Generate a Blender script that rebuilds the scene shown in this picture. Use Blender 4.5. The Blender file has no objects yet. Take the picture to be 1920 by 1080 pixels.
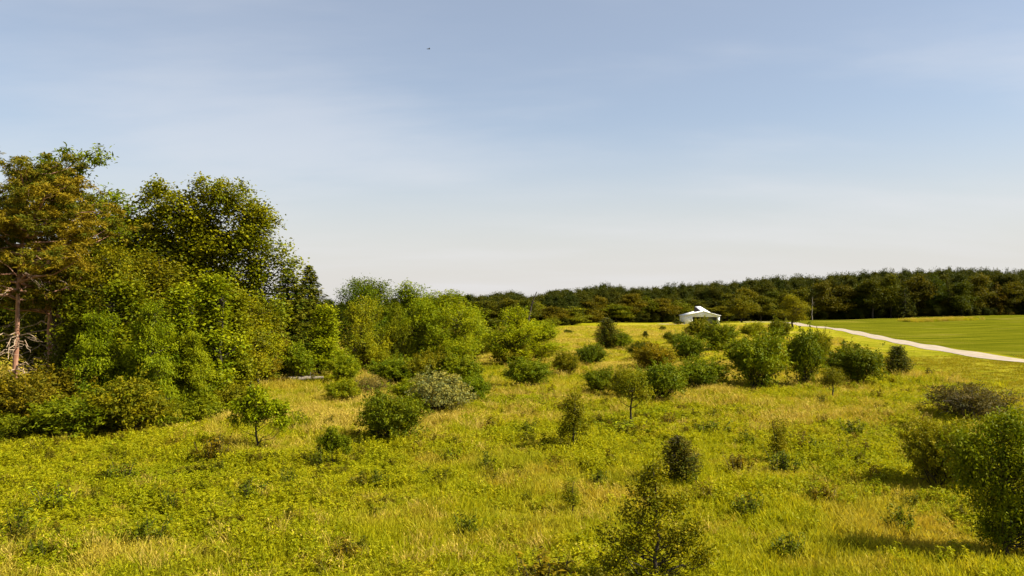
import bpy, math, random
import numpy as np
from mathutils import Vector

# ------------------------------------------------------------------ camera
S = bpy.context.scene
C = S.collection
CAMZ = 8.0
F = 1507.0                       # focal length in photograph pixels (1920 wide)
HOR = 572.0                      # image row of the horizon
PITCH = math.atan((HOR - 540.0) / F)
cam_data = bpy.data.cameras.new('camera')
cam_data.sensor_width = 36.0
cam_data.lens = 36.0 * F / 1920.0
cam_data.clip_end = 9000.0
cam = bpy.data.objects.new('camera', cam_data)
cam.location = (0, 0, CAMZ)
cam.rotation_euler = (math.pi / 2 + PITCH, 0, 0)
C.objects.link(cam)
S.camera = cam

# ------------------------------------------------------------------ light
SUN_EL = math.radians(44.0)
SUN_AZ = math.radians(-12.0)     # from +X (right), negative = a little behind the camera
sun_dir = Vector((math.cos(SUN_EL) * math.cos(SUN_AZ), math.cos(SUN_EL) * math.sin(SUN_AZ), math.sin(SUN_EL)))
sl = bpy.data.lights.new('sun', 'SUN')
sl.energy = 5.0
sl.angle = math.radians(0.5)
sl.color = (1.0, 0.945, 0.78)
so = bpy.data.objects.new('sun', sl)
so.rotation_euler = sun_dir.to_track_quat('Z', 'Y').to_euler()
C.objects.link(so)

W = bpy.data.worlds.new('World')
S.world = W
W.use_nodes = True
nt = W.node_tree
nt.nodes.clear()
def wn(t, **k):
    n = nt.nodes.new(t)
    for a, b in k.items():
        setattr(n, a, b)
    return n
out = wn('ShaderNodeOutputWorld')
bg = wn('ShaderNodeBackground')
SKY_STRENGTH = 0.060
bg.inputs['Strength'].default_value = SKY_STRENGTH
sky = wn('ShaderNodeTexSky', sky_type='NISHITA', sun_disc=False)
sky.sun_elevation = SUN_EL
sky.sun_rotation = math.atan2(sun_dir.x, sun_dir.y)
sky.air_density = 1.0
sky.dust_density = 1.0
sky.ozone_density = 1.6
# thin high cirrus: noise on the plane the view direction meets far overhead
tc = wn('ShaderNodeTexCoord')
sep = wn('ShaderNodeSeparateXYZ')
nt.links.new(tc.outputs['Generated'], sep.inputs[0])
mx = wn('ShaderNodeMath', operation='MAXIMUM'); mx.inputs[1].default_value = 0.0
nt.links.new(sep.outputs['Z'], mx.inputs[0])
ad = wn('ShaderNodeMath', operation='ADD'); ad.inputs[1].default_value = 0.16
nt.links.new(mx.outputs[0], ad.inputs[0])
dx = wn('ShaderNodeMath', operation='DIVIDE'); dy = wn('ShaderNodeMath', operation='DIVIDE')
nt.links.new(sep.outputs['X'], dx.inputs[0]); nt.links.new(ad.outputs[0], dx.inputs[1])
nt.links.new(sep.outputs['Y'], dy.inputs[0]); nt.links.new(ad.outputs[0], dy.inputs[1])
cb = wn('ShaderNodeCombineXYZ')
nt.links.new(dx.outputs[0], cb.inputs[0]); nt.links.new(dy.outputs[0], cb.inputs[1])
mp = wn('ShaderNodeMapping')
mp.inputs['Rotation'].default_value = (0, 0, math.radians(14))
mp.inputs['Scale'].default_value = (0.22, 0.50, 1)
mp.inputs['Location'].default_value = (3.3, 2.2, 0)
nt.links.new(cb.outputs[0], mp.inputs['Vector'])
nz = wn('ShaderNodeTexNoise')
nz.inputs['Scale'].default_value = 2.0
nz.inputs['Detail'].default_value = 7
nz.inputs['Roughness'].default_value = 0.52
nz.inputs['Distortion'].default_value = 0.2
nt.links.new(mp.outputs[0], nz.inputs['Vector'])
rmp = wn('ShaderNodeMapRange')
rmp.inputs['From Min'].default_value = 0.42
rmp.inputs['From Max'].default_value = 0.70
rmp.inputs['To Min'].default_value = 0.0
rmp.inputs['To Max'].default_value = 0.40
rmp.interpolation_type = 'SMOOTHSTEP'
nt.links.new(nz.outputs['Fac'], rmp.inputs['Value'])
# even veil of thin moisture over the whole sky
veil = wn('ShaderNodeMix', data_type='RGBA')
vf = wn('ShaderNodeMapRange', interpolation_type='SMOOTHSTEP')
for a_, b_ in (('From Min', 0.0), ('From Max', 0.24), ('To Min', 0.96), ('To Max', 0.25)): vf.inputs[a_].default_value = b_
nt.links.new(mx.outputs[0], vf.inputs['Value'])
nt.links.new(vf.outputs[0], veil.inputs['Factor'])
nt.links.new(sky.outputs[0], veil.inputs['A'])
veil.inputs['B'].default_value = (4.95, 4.78, 4.60, 1)
cirrus = wn('ShaderNodeMix', data_type='RGBA')
nt.links.new(rmp.outputs[0], cirrus.inputs['Factor'])
nt.links.new(veil.outputs['Result'], cirrus.inputs['A'])
cirrus.inputs['B'].default_value = (5.45, 5.45, 5.65, 1)
nt.links.new(cirrus.outputs['Result'], bg.inputs['Color'])
nt.links.new(bg.outputs[0], out.inputs[0])

S.view_settings.view_transform = 'Standard'
S.view_settings.look = 'None'
S.view_settings.exposure = 1.35
S.view_settings.gamma = 1.0
S.view_settings.use_curve_mapping = False
S.render.engine = 'CYCLES'
S.cycles.max_bounces = 6
S.cycles.diffuse_bounces = 3
S.cycles.transmission_bounces = 3
S.cycles.glossy_bounces = 2
S.cycles.use_adaptive_sampling = True
S.cycles.adaptive_threshold = 0.02
S.cycles.use_denoising = True

# ------------------------------------------------------------------ helpers
def sm(a, b, x):
    t = np.clip((x - a) / (b - a), 0, 1)
    return t * t * (3 - 2 * t)

def ground(x, y):
    x = np.asarray(x, float); y = np.asarray(y, float)
    h = 3.2 * sm(120, 265, x) * sm(190, 400, y)
    h = h + 6.0 * sm(425, 620, y) * sm(40, 200, x)
    h = h + 0.35 * np.sin(x * 0.045 + 1.3) * np.sin(y * 0.038 + 0.4) * sm(30, 90, y)
    h = h + 0.16 * np.sin(x * 0.16 + y * 0.07) * np.sin(y * 0.13 - x * 0.05 + 1.0)
    h = h + 0.9 * np.exp(-((x - 22) ** 2 / 900 + (y - 150) ** 2 / 2500))
    return h

cp, sp = math.cos(PITCH), math.sin(PITCH)
def ray(px, py):
    u = (px - 960.0) / F
    v = (540.0 - py) / F
    return np.array([u, cp - v * sp, sp + v * cp])   # per unit of camera depth
def at_depth(px, py, Y):
    r = ray(px, py)
    return np.array([0, 0, CAMZ]) + r * (Y / r[1])
def on_ground(px, py):
    r = ray(px, py)
    lo, hi = 5.0, 1500.0
    t = lo
    while t < hi:
        p = np.array([0, 0, CAMZ]) + r * t
        if p[2] <= float(ground(p[0], p[1])):
            break
        t *= 1.01
    a, b = t / 1.01, t
    for _ in range(30):
        m = (a + b) / 2
        p = np.array([0, 0, CAMZ]) + r * m
        if p[2] <= float(ground(p[0], p[1])): b = m
        else: a = m
    return np.array([0, 0, CAMZ]) + r * b

class MB:
    """collects vertices and faces, builds one mesh"""
    def __init__(s):
        s.v = []; s.f = []; s.n = 0; s.tone = []
    def add(s, v, f, tone=None):
        v = np.asarray(v, float).reshape(-1, 3)
        f = np.asarray(f, int) + s.n
        s.v.append(v); s.f.append(f); s.n += len(v)
        s.tone.append(np.full(len(f), .5) if tone is None else np.asarray(tone, float))
    def box(s, a, b):
        x0, y0, z0 = a; x1, y1, z1 = b
        s.add([(x0,y0,z0),(x1,y0,z0),(x1,y1,z0),(x0,y1,z0),(x0,y0,z1),(x1,y0,z1),(x1,y1,z1),(x0,y1,z1)],
              [(0,3,2,1),(4,5,6,7),(0,1,5,4),(1,2,6,5),(2,3,7,6),(3,0,4,7)])
    def slab(s, q, th):
        """a quad given by its four corners, thickened along its normal"""
        q = np.asarray(q, float)
        n = np.cross(q[1] - q[0], q[3] - q[0]); n /= np.linalg.norm(n)
        s.add(np.vstack([q, q + n * th]), [(0,3,2,1),(4,5,6,7),(0,1,5,4),(1,2,6,5),(2,3,7,6),(3,0,4,7)])
    def tube(s, P, R, k=5):
        P = np.asarray(P, float); R = np.asarray(R, float)
        T = np.gradient(P, axis=0)
        T /= np.linalg.norm(T, axis=1)[:, None] + 1e-9
        ref = np.where(np.abs(T[:, 2:3]) > 0.9, np.array([[1., 0, 0]]), np.array([[0., 0, 1]]))
        A = np.cross(T, ref); A /= np.linalg.norm(A, axis=1)[:, None] + 1e-9
        B = np.cross(T, A)
        ang = np.arange(k) * 2 * math.pi / k
        V = P[:, None, :] + R[:, None, None] * (A[:, None, :] * np.cos(ang)[None, :, None] + B[:, None, :] * np.sin(ang)[None, :, None])
        n = len(P)
        i, j = np.meshgrid(np.arange(n - 1), np.arange(k), indexing='ij')
        j2 = (j + 1) % k
        Fc = np.stack([i * k + j, i * k + j2, (i + 1) * k + j2, (i + 1) * k + j], -1).reshape(-1, 4)
        s.add(V.reshape(-1, 3), Fc)
    def mesh(s, name, mat, smooth=False):
        me = bpy.data.meshes.new(name)
        if s.n == 0:
            return me
        v = np.vstack(s.v); f = np.vstack(s.f); tone = np.concatenate(s.tone)
        nf = len(f)
        me.vertices.add(len(v)); me.vertices.foreach_set('co', v.ravel().astype(np.float32))
        me.loops.add(nf * 4); me.loops.foreach_set('vertex_index', f.ravel().astype(np.int32))
        me.polygons.add(nf)
        me.polygons.foreach_set('loop_start', (np.arange(nf) * 4).astype(np.int32))
        me.polygons.foreach_set('loop_total', np.full(nf, 4, np.int32))
        if smooth:
            me.polygons.foreach_set('use_smooth', np.ones(nf, bool))
        at = me.attributes.new('tone', 'FLOAT', 'FACE')
        at.data.foreach_set('value', tone.astype(np.float32))
        me.update(calc_edges=True)
        if mat: me.materials.append(mat)
        return me

def obj(name, me, parent=None, col=None):
    o = bpy.data.objects.new(name, me)
    C.objects.link(o)
    if parent: o.parent = parent
    if col is not None: o.color = (*col, 1)
    return o
def thing(name, label, cat, loc=(0, 0, 0), rz=0.0, group=None):
    o = bpy.data.objects.new(name, None)
    o.empty_display_size = 0.3
    C.objects.link(o)
    o.location = loc; o.rotation_euler = (0, 0, rz)
    o['label'] = label; o['category'] = cat
    if group: o['group'] = group
    return o

# ------------------------------------------------------------------ materials
def newmat(name):
    m = bpy.data.materials.new(name); m.use_nodes = True
    m.node_tree.nodes.clear()
    return m, m.node_tree
class G:
    """small node-graph writer"""
    def __init__(s, nt): s.nt = nt
    def n(s, t, ins=None, **k):
        n = s.nt.nodes.new(t)
        for a, b in k.items(): setattr(n, a, b)
        for a, b in (ins or {}).items():
            if isinstance(b, bpy.types.NodeSocket): s.nt.links.new(b, n.inputs[a])
            else: n.inputs[a].default_value = b
        return n
    def math(s, op, a, b=0.0, c=None, clamp=False):
        n = s.n('ShaderNodeMath', {0: a, 1: b}, operation=op, use_clamp=clamp)
        if c is not None:
            if isinstance(c, bpy.types.NodeSocket): s.nt.links.new(c, n.inputs[2])
            else: n.inputs[2].default_value = c
        return n.outputs[0]
    def mix(s, f, a, b, blend='MIX'):
        n = s.n('ShaderNodeMix', {'Factor': f, 'A': a, 'B': b}, data_type='RGBA', blend_type=blend)
        # colour sockets share names; set the RGBA ones explicitly
        return n.outputs['Result']
def rgba_mix(g, f, a, b, blend='MIX'):
    n = g.nt.nodes.new('ShaderNodeMix'); n.data_type = 'RGBA'; n.blend_type = blend
    ia, ib = [i for i in n.inputs if i.type == 'RGBA']
    fi = n.inputs[0]
    for sock, val in ((fi, f), (ia, a), (ib, b)):
        if isinstance(val, bpy.types.NodeSocket): g.nt.links.new(val, sock)
        elif sock.type == 'RGBA': sock.default_value = (*val, 1)
        else: sock.default_value = val
    return [o for o in n.outputs if o.type == 'RGBA'][0]
def maprange(g, v, a, b, c=0.0, d=1.0, smooth=True):
    n = g.n('ShaderNodeMapRange', {'Value': v, 'From Min': a, 'From Max': b, 'To Min': c, 'To Max': d})
    if smooth: n.interpolation_type = 'SMOOTHSTEP'
    return n.outputs[0]

def foliage_material(name, base=None, rnd=0.35, trans=0.28, yellow=(1.25, 1.05, 0.55), dark=(0.48, 0.56, 0.6), rough=0.55, drift=None):
    """leaf: colour of the object (or a fixed base), varied leaf by leaf; a share of the light passes through"""
    m, t = newmat(name); g = G(t)
    if base is None:
        oi = g.n('ShaderNodeObjectInfo')
        col = oi.outputs['Color']
    else:
        oi = g.n('ShaderNodeObjectInfo')
        r = oi.outputs['Random']
        col = rgba_mix(g, r, base[0], base[1])
    if drift:
        pos = g.n('ShaderNodeNewGeometry').outputs['Position']
        for c_, sc_, lo_, hi_, am_ in drift:
            nn = g.n('ShaderNodeTexNoise', {'Vector': pos, 'Scale': sc_, 'Detail': 4.0, 'Roughness': 0.6}).outputs['Fac']
            col = rgba_mix(g, maprange(g, nn, lo_, hi_, 0.0, am_), col, c_)
    tone = g.n('ShaderNodeAttribute', attribute_name='tone').outputs['Fac']
    v = rgba_mix(g, tone, dark, yellow)
    c = rgba_mix(g, 1.0, col, v, 'MULTIPLY')
    p = g.n('ShaderNodeBsdfPrincipled', {'Base Color': c, 'Roughness': rough, 'Specular IOR Level': 0.06})
    tcol = rgba_mix(g, 1.0, c, (1.35, 1.25, 0.5), 'MULTIPLY')
    tr = g.n('ShaderNodeBsdfTranslucent', {'Color': tcol})
    ms = g.n('ShaderNodeMixShader', {0: trans, 1: p.outputs[0], 2: tr.outputs[0]})
    g.n('ShaderNodeOutputMaterial', {0: ms.outputs[0]})
    return m
M_LEAF = foliage_material('leaves')
M_NEEDLE = foliage_material('needles', trans=0.16, yellow=(1.9, 1.25, 1.0), dark=(0.55, 0.68, 0.7), rough=0.6)

def bark_material(name, c1, c2, scale=6.0):
    m, t = newmat(name); g = G(t)
    tc = g.n('ShaderNodeTexCoord')
    mp = g.n('ShaderNodeMapping', {'Vector': tc.outputs['Object'], 'Scale': (1, 1, 0.25)})
    n = g.n('ShaderNodeTexNoise', {'Vector': mp.outputs[0], 'Scale': scale, 'Detail': 6.0, 'Roughness': 0.65})
    f = maprange(g, n.outputs['Fac'], 0.35, 0.65)
    c = rgba_mix(g, f, c1, c2)
    b = g.n('ShaderNodeBump', {'Height': n.outputs['Fac'], 'Strength': 0.6, 'Distance': 0.05})
    p = g.n('ShaderNodeBsdfPrincipled', {'Base Color': c, 'Roughness': 0.9, 'Normal': b.outputs[0]})
    g.n('ShaderNodeOutputMaterial', {0: p.outputs[0]})
    return m
M_BARK = bark_material('bark', (0.016, 0.011, 0.006), (0.045, 0.031, 0.016))
M_PINEBARK = bark_material('pine_bark', (0.20, 0.085, 0.045), (0.34, 0.19, 0.12), 4.0)
M_DEAD = bark_material('dead_wood', (0.20, 0.13, 0.08), (0.36, 0.26, 0.17), 5.0)
M_BRUSHWOOD = bark_material('brush_wood', (0.04, 0.028, 0.017), (0.10, 0.075, 0.045), 5.0)
M_SNAG = bark_material('snag_wood', (0.11, 0.088, 0.062), (0.19, 0.155, 0.115), 5.0)
M_GREYWOOD = bark_material('grey_wood', (0.17, 0.14, 0.11), (0.30, 0.26, 0.21), 5.0)

# --- ground
def ground_material():
    m, t = newmat('ground_cover'); g = G(t)
    pos = g.n('ShaderNodeNewGeometry').outputs['Position']
    sx = g.n('ShaderNodeSeparateXYZ', {0: pos})
    X, Y = sx.outputs['X'], sx.outputs['Y']
    def noise(scale, det=5.0, rough=0.55, vec=pos, dist=0.0):
        return g.n('ShaderNodeTexNoise', {'Vector': vec, 'Scale': scale, 'Detail': det, 'Roughness': rough, 'Distortion': dist}).outputs['Fac']
    big = noise(0.045, 4.0)
    mid = noise(0.22, 5.0, 0.6)
    fine = noise(2.6, 4.0, 0.7)
    # tall meadow: yellow-green, tan and deeper green patches
    c = rgba_mix(g, maprange(g, mid, 0.38, 0.62), (0.225, 0.215, 0.006), (0.300, 0.262, 0.010))
    c = rgba_mix(g, maprange(g, big, 0.46, 0.66, 0, 0.75), c, (0.340, 0.270, 0.045))
    c = rgba_mix(g, maprange(g, noise(0.13, 5.0, 0.6, dist=0.5), 0.52, 0.68, 0, 0.8), c, (0.150, 0.155, 0.005))
    c = rgba_mix(g, maprange(g, fine, 0.35, 0.7, 0.0, 0.55), c, (0.085, 0.075, 0.005))
    # mown strip and field: streaks run with the mowing, along the road
    rot = g.n('ShaderNodeMapping', {'Vector': pos, 'Rotation': (0, 0, math.radians(12)), 'Scale': (1.0, 0.06, 1.0)})
    streak = noise(0.55, 5.0, 0.6, rot.outputs[0])
    rot2 = g.n('ShaderNodeMapping', {'Vector': pos, 'Rotation': (0, 0, math.radians(-38)), 'Scale': (0.12, 1.0, 1.0)})
    streak2 = noise(0.30, 4.0, 0.6, rot2.outputs[0])
    mown = rgba_mix(g, maprange(g, streak, 0.36, 0.66), (0.140, 0.142, 0.006), (0.262, 0.230, 0.016))
    mown = rgba_mix(g, maprange(g, mid, 0.5, 0.72, 0, .6), mown, (0.32, 0.24, 0.045))
    field = rgba_mix(g, maprange(g, streak2, 0.36, 0.68), (0.058, 0.066, 0.003), (0.132, 0.126, 0.007))
    field = rgba_mix(g, maprange(g, noise(0.035, 6.0, 0.65), 0.52, 0.70, 0, 0.6), field, (0.21, 0.168, 0.028))
    # where the meadow ends: x = 17 + 0.315 y
    wob = g.math('MULTIPLY', g.math('SUBTRACT', noise(0.12, 3.0), 0.5), 9.0)
    d1 = g.math('ADD', g.math('SUBTRACT', X, g.math('MULTIPLY_ADD', Y, 0.315, 17.0)), wob)
    c = rgba_mix(g, maprange(g, d1, -2.0, 3.0), c, mown)
    d2 = g.math('SUBTRACT', X, g.math('MULTIPLY_ADD', Y, 0.21, 49.0))
    c = rgba_mix(g, maprange(g, d2, -1.0, 1.0), c, field)
    # leaf litter under the woods
    d3 = g.math('SUBTRACT', Y, 402.0)
    c = rgba_mix(g, maprange(g, d3, -4.0, 6.0), c, (0.045, 0.038, 0.014))
    bmp = g.n('ShaderNodeBump', {'Height': noise(3.5, 5.0, 0.75), 'Strength': 0.9, 'Distance': 0.25})
    p = g.n('ShaderNodeBsdfPrincipled', {'Base Color': c, 'Roughness': 1.0, 'Specular IOR Level': 0.0, 'Normal': bmp.outputs[0]})
    g.n('ShaderNodeOutputMaterial', {0: p.outputs[0]})
    return m
M_GROUND = ground_material()

def gravel_material():
    m, t = newmat('gravel'); g = G(t)
    pos = g.n('ShaderNodeNewGeometry').outputs['Position']
    n1 = g.n('ShaderNodeTexNoise', {'Vector': pos, 'Scale': 0.5, 'Detail': 6.0, 'Roughness': 0.7}).outputs['Fac']
    n2 = g.n('ShaderNodeTexNoise', {'Vector': pos, 'Scale': 9.0, 'Detail': 4.0, 'Roughness': 0.7}).outputs['Fac']
    c = rgba_mix(g, maprange(g, n1, 0.35, 0.65), (0.270, 0.214, 0.162), (0.355, 0.292, 0.230))
    c = rgba_mix(g, maprange(g, n2, 0.4, 0.7, 0, .5), c, (0.20, 0.16, 0.115))
    uv = g.n('ShaderNodeAttribute', attribute_name='across').outputs['Fac']
    n3 = g.n('ShaderNodeTexNoise', {'Vector': pos, 'Scale': 0.35, 'Detail': 5.0, 'Roughness': 0.7}).outputs['Fac']
    strip = maprange(g, g.math('ADD', g.math('ABSOLUTE', uv), g.math('MULTIPLY', g.math('SUBTRACT', n3, .5), .5)), 0.02, 0.16, 0.45, 0.0)
    c = rgba_mix(g, strip, c, (0.20, 0.17, 0.07))
    b = g.n('ShaderNodeBump', {'Height': n2, 'Strength': 0.5, 'Distance': 0.03})
    p = g.n('ShaderNodeBsdfPrincipled', {'Base Color': c, 'Roughness': 0.95, 'Specular IOR Level': 0.1, 'Normal': b.outputs[0]})
    g.n('ShaderNodeOutputMaterial', {0: p.outputs[0]})
    return m
M_GRAVEL = gravel_material()

def painted(name, c1, c2, rough=0.5, ribs=None):
    m, t = newmat(name); g = G(t)
    tc = g.n('ShaderNodeTexCoord').outputs['Object']
    n = g.n('ShaderNodeTexNoise', {'Vector': tc, 'Scale': 0.9, 'Detail': 6.0, 'Roughness': 0.65}).outputs['Fac']
    c = rgba_mix(g, maprange(g, n, 0.4, 0.75), c1, c2)
    p = g.n('ShaderNodeBsdfPrincipled', {'Base Color': c, 'Roughness': rough})
    g.n('ShaderNodeOutputMaterial', {0: p.outputs[0]})
    return m
M_WHITE = painted('white_sheet_metal', (0.80, 0.79, 0.77), (0.62, 0.60, 0.56), 0.45)
M_WALL = painted('white_wall_paint', (0.76, 0.74, 0.71), (0.58, 0.55, 0.50), 0.6)
M_DARKWOOD = painted('weathered_boards', (0.05, 0.035, 0.028), (0.09, 0.065, 0.05), 0.85)
M_PALE = painted('pale_grey_paint', (0.45, 0.47, 0.46), (0.34, 0.36, 0.35), 0.6)
M_FEATHER = painted('dark_feathers', (0.03, 0.03, 0.032), (0.05, 0.048, 0.045), 0.7)

# ------------------------------------------------------------------ terrain, road
def axis(fine0, fine1, step, far0, far1):
    a = list(np.arange(fine0, fine1 + 1e-6, step))
    s = step; x = a[-1]
    while x < far1:
        s *= 1.18; x += s; a.append(x)
    s = step; x = a[0]; pre = []
    while x > far0:
        s *= 1.18; x -= s; pre.append(x)
    return np.array(pre[::-1] + a)
gx = axis(-150, 290, 2.2, -4500, 4500)
gy = axis(-10, 430, 2.2, -600, 7000)
GX, GY = np.meshgrid(gx, gy, indexing='ij')
GZ = ground(GX, GY)
b = MB()
nx, ny = GX.shape
i, j = np.meshgrid(np.arange(nx - 1), np.arange(ny - 1), indexing='ij')
b.add(np.stack([GX, GY, GZ], -1).reshape(-1, 3),
      np.stack([i * ny + j, (i + 1) * ny + j, (i + 1) * ny + j + 1, i * ny + j + 1], -1).reshape(-1, 4))
o = obj('ground', b.mesh('ground', M_GROUND, True))
o['kind'] = 'structure'; o['label'] = 'grassy open ground with meadow, mown strip and field'

def catmull(P, n):
    P = np.asarray(P, float); Q = []
    for k in range(len(P) - 1):
        p0 = P[max(k - 1, 0)]; p1 = P[k]; p2 = P[k + 1]; p3 = P[min(k + 2, len(P) - 1)]
        for t in np.linspace(0, 1, n, endpoint=False):
            Q.append(0.5 * (2 * p1 + (p2 - p0) * t + (2 * p0 - 5 * p1 + 4 * p2 - p3) * t * t + (3 * p1 - p0 - 3 * p2 + p3) * t ** 3))
    Q.append(P[-1])
    return np.array(Q)
rng = np.random.default_rng(11)
def ribbon(name, pts, width, mat, lift, label):
    P = catmull(pts, 16)
    T = np.gradient(P, axis=0); T /= np.linalg.norm(T, axis=1)[:, None]
    Nn = np.stack([T[:, 1], -T[:, 0]], -1)
    ks = np.linspace(-1, 1, 9)
    wob = np.cumsum(rng.normal(0, .12, (len(P), 2)), 0); wob -= np.linspace(0, 1, len(P))[:, None] * wob[-1]
    wl = width / 2 + np.clip(wob[:, 0], -.5, .5) ; wr = width / 2 + np.clip(wob[:, 1], -.5, .5)
    V = []
    for k in ks:
        w = np.where(k < 0, wl, wr)
        q = P + Nn * (k * w)[:, None]
        z = ground(q[:, 0], q[:, 1]) + lift + 0.06 * (1 - k * k)
        V.append(np.column_stack([q, z]))
    V = np.stack(V, 1)
    n, m = V.shape[:2]
    i, j = np.meshgrid(np.arange(n - 1), np.arange(m - 1), indexing='ij')
    bb = MB(); bb.add(V.reshape(-1, 3), np.stack([i * m + j, i * m + j + 1, (i + 1) * m + j + 1, (i + 1) * m + j], -1).reshape(-1, 4))
    me = bb.mesh(name, mat, True)
    at = me.attributes.new('across', 'FLOAT', 'POINT')
    at.data.foreach_set('value', np.tile(ks, n).astype(np.float32))
    o = obj(name, me); o['kind'] = 'structure'; o['label'] = label
    return o
ctr = [on_ground(*p)[:2] for p in [(1920, 677), (1800, 659), (1700, 643), (1600, 621.7), (1555, 615.5), (1510, 610.2)]]
road_pts = [(66, -60), (68, 0), (70, 60), (72, 92)] + [tuple(c) for c in ctr] + [(ctr[-1][0] + 6, ctr[-1][1] + 26), (ctr[-1][0] + 8, ctr[-1][1] + 52), (ctr[-1][0] - 8, ctr[-1][1] + 62)]
ribbon('gravel_road', road_pts, 4.9, M_GRAVEL, 0.05, 'pale gravel road curving along the edge of the mown field')
yard = [on_ground(*p)[:2] for p in [(1238, 607.5), (1258, 608.0), (1285, 608.4)]]
ribbon('gravel_yard', yard, 4.0, M_GRAVEL, 0.05, 'pale strip of gravel left of the white barn')

# ------------------------------------------------------------------ plants
def norm(v): return v / (np.linalg.norm(v, axis=-1, keepdims=True) + 1e-9)
def leaf_quads(mb, P, L, Wd, rg, N=None, A=None, up=0.6, droop=0.2, tone=None, jit=0.35):
    """one four-cornered blade per point"""
    n = len(P)
    nn = rg.normal(size=(n, 3)) + np.array([0, 0, up])
    if N is not None: nn = nn * 0.8 + N
    nn = norm(nn)
    a = rg.normal(size=(n, 3)) if A is None else A + rg.normal(size=(n, 3)) * 0.45
    a = norm(a - nn * np.sum(a * nn, 1)[:, None])
    bb = np.cross(nn, a)
    l = L * (1 + rg.uniform(-jit, jit, (n, 1))); w = Wd * (1 + rg.uniform(-jit, jit, (n, 1)))
    z = np.array([[0, 0, 1.0]])
    v = np.stack([P - a * l / 2, P + bb * w / 2 + a * l * .08, P + a * l / 2 - z * l * droop, P - bb * w / 2 + a * l * .08], 1)
    t = rg.uniform(0, 1, n) if tone is None else np.clip(tone + rg.normal(0, .22, n), 0, 1)
    mb.add(v.reshape(-1, 3), np.arange(n * 4).reshape(n, 4), t)

def branch(mb, p0, p1, r0, r1, rg, sag=0.0, k=4, n=5, wob=0.06):
    t = np.linspace(0, 1, n)[:, None]
    L = np.linalg.norm(p1 - p0)
    P = p0 + (p1 - p0) * t
    P[1:-1] += rg.normal(0, wob * L, (n - 2, 3))
    P[:, 2] += (sag * L * np.sin(t[:, 0] * math.pi))
    mb.tube(P, r0 + (r1 - r0) * t[:, 0], k)

def sample_lobes(lobes, n, rg, shell=0.5):
    L = np.array(lobes, float)
    vol = L[:, 3] * L[:, 4] * L[:, 5]
    idx = rg.choice(len(L), n, p=vol / vol.sum())
    d = norm(rg.normal(size=(n, 3)))
    r = rg.uniform(0, 1, n) ** shell
    c = L[idx, :3] + d * r[:, None] * L[idx, 3:]
    return c, d, idx

def broadleaf(seed, H, trunk_r, lobes, nc, nl, cr, leaf, aspect=0.6, flat=0.6, shell=0.42, shoot=0.0, shootdir='out',
              up=0.6, trunk_top=0.8, lean=(0, 0), branches=True, bark=None, droop=0.2, minz=0.05, mat=None, hang=0.0, fork=1):
    rg = np.random.default_rng(seed)
    wood, fol = MB(), MB()
    n = 8
    t = np.linspace(0, 1, n)
    TP = np.column_stack([lean[0] * t + np.cumsum(rg.normal(0, .012 * H, n)), lean[1] * t + np.cumsum(rg.normal(0, .012 * H, n)), t * H * trunk_top])
    TP[0, :2] = 0
    wood.tube(np.vstack([[0, 0, -0.3], TP]), np.concatenate([[trunk_r * 1.5], trunk_r * (1.25 - 1.05 * t)]), 7)
    c, d, idx = sample_lobes(lobes, nc, rg, shell)
    c = c[c[:, 2] > minz * H]; d = norm(c - np.array([0, 0, H * .45])); nc = len(c)
    for q in range(nc):
        if (not branches and q % 3) or (nc > 350 and q % 3) or (H < 5 and q % 3): continue
        hd = math.hypot(c[q, 0], c[q, 1])
        za = np.clip(c[q, 2] - hd * rg.uniform(.4, .9), 0.12 * H, H * trunk_top * .97)
        k = za / (H * trunk_top) * (n - 1); k0 = min(int(k), n - 2)
        a = TP[k0] + (TP[k0 + 1] - TP[k0]) * (k - k0)
        L = np.linalg.norm(c[q] - a)
        branch(wood, a, c[q], min(trunk_r * 0.12 + 0.010 * L, .10), 0.004 * H ** .5, rg, sag=-0.04)
    ct = np.clip(rg.normal(.5, .24, nc), .0, 1)
    m = nc * nl
    ci = np.repeat(np.arange(nc), nl)
    sc = rg.uniform(.65, 1.35, nc)[ci][:, None]
    if shoot > 0:
        sd = d * 0.6 + rg.normal(size=(nc, 3)) * .35 + np.array([0, 0, {'out': .35, 'up': 1.3, 'down': -.7}[shootdir]])
        sd = norm(sd)
        u = rg.uniform(-.4, 1, m)[:, None]
        P = c[ci] + sd[ci] * u * shoot * sc + rg.normal(size=(m, 3)) * cr * (1.05 - .55 * np.clip(u, 0, 1))
        A = sd[ci]
    else:
        P = c[ci] + rg.normal(size=(m, 3)) * np.array([1, 1, flat]) * cr * sc
        A = None
    if hang: P[:, 2] -= hang * np.linalg.norm((P - c[ci])[:, :2], axis=1)
    keep = P[:, 2] > 0.02 * H
    leaf_quads(fol, P[keep], leaf, leaf * aspect, rg, N=d[ci][keep] * .5, A=None if A is None else A[keep], up=up, droop=droop, tone=ct[ci][keep])
    return finish(wood, fol, bark or M_BARK, mat or M_LEAF)

def finish(wood, fol, bark, leafm, dead=None):
    v = np.vstack(fol.v)
    lo, hi = np.percentile(v, 1.2, 0), np.percentile(v, 98.8, 0)
    pr = dict(wood=wood.mesh('trunk', bark, True), fol=fol.mesh('foliage', leafm),
              H=np.percentile(v[:, 2], 99.2), W=max(hi[0] - lo[0], 0.01), D=max(hi[1] - lo[1], .01), cx=(hi[0] + lo[0]) / 2, cy=(hi[1] + lo[1]) / 2)
    if dead: pr['dead'] = [m_.mesh('dead_branch', M_DEAD, True) for m_ in dead]
    return pr

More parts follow.
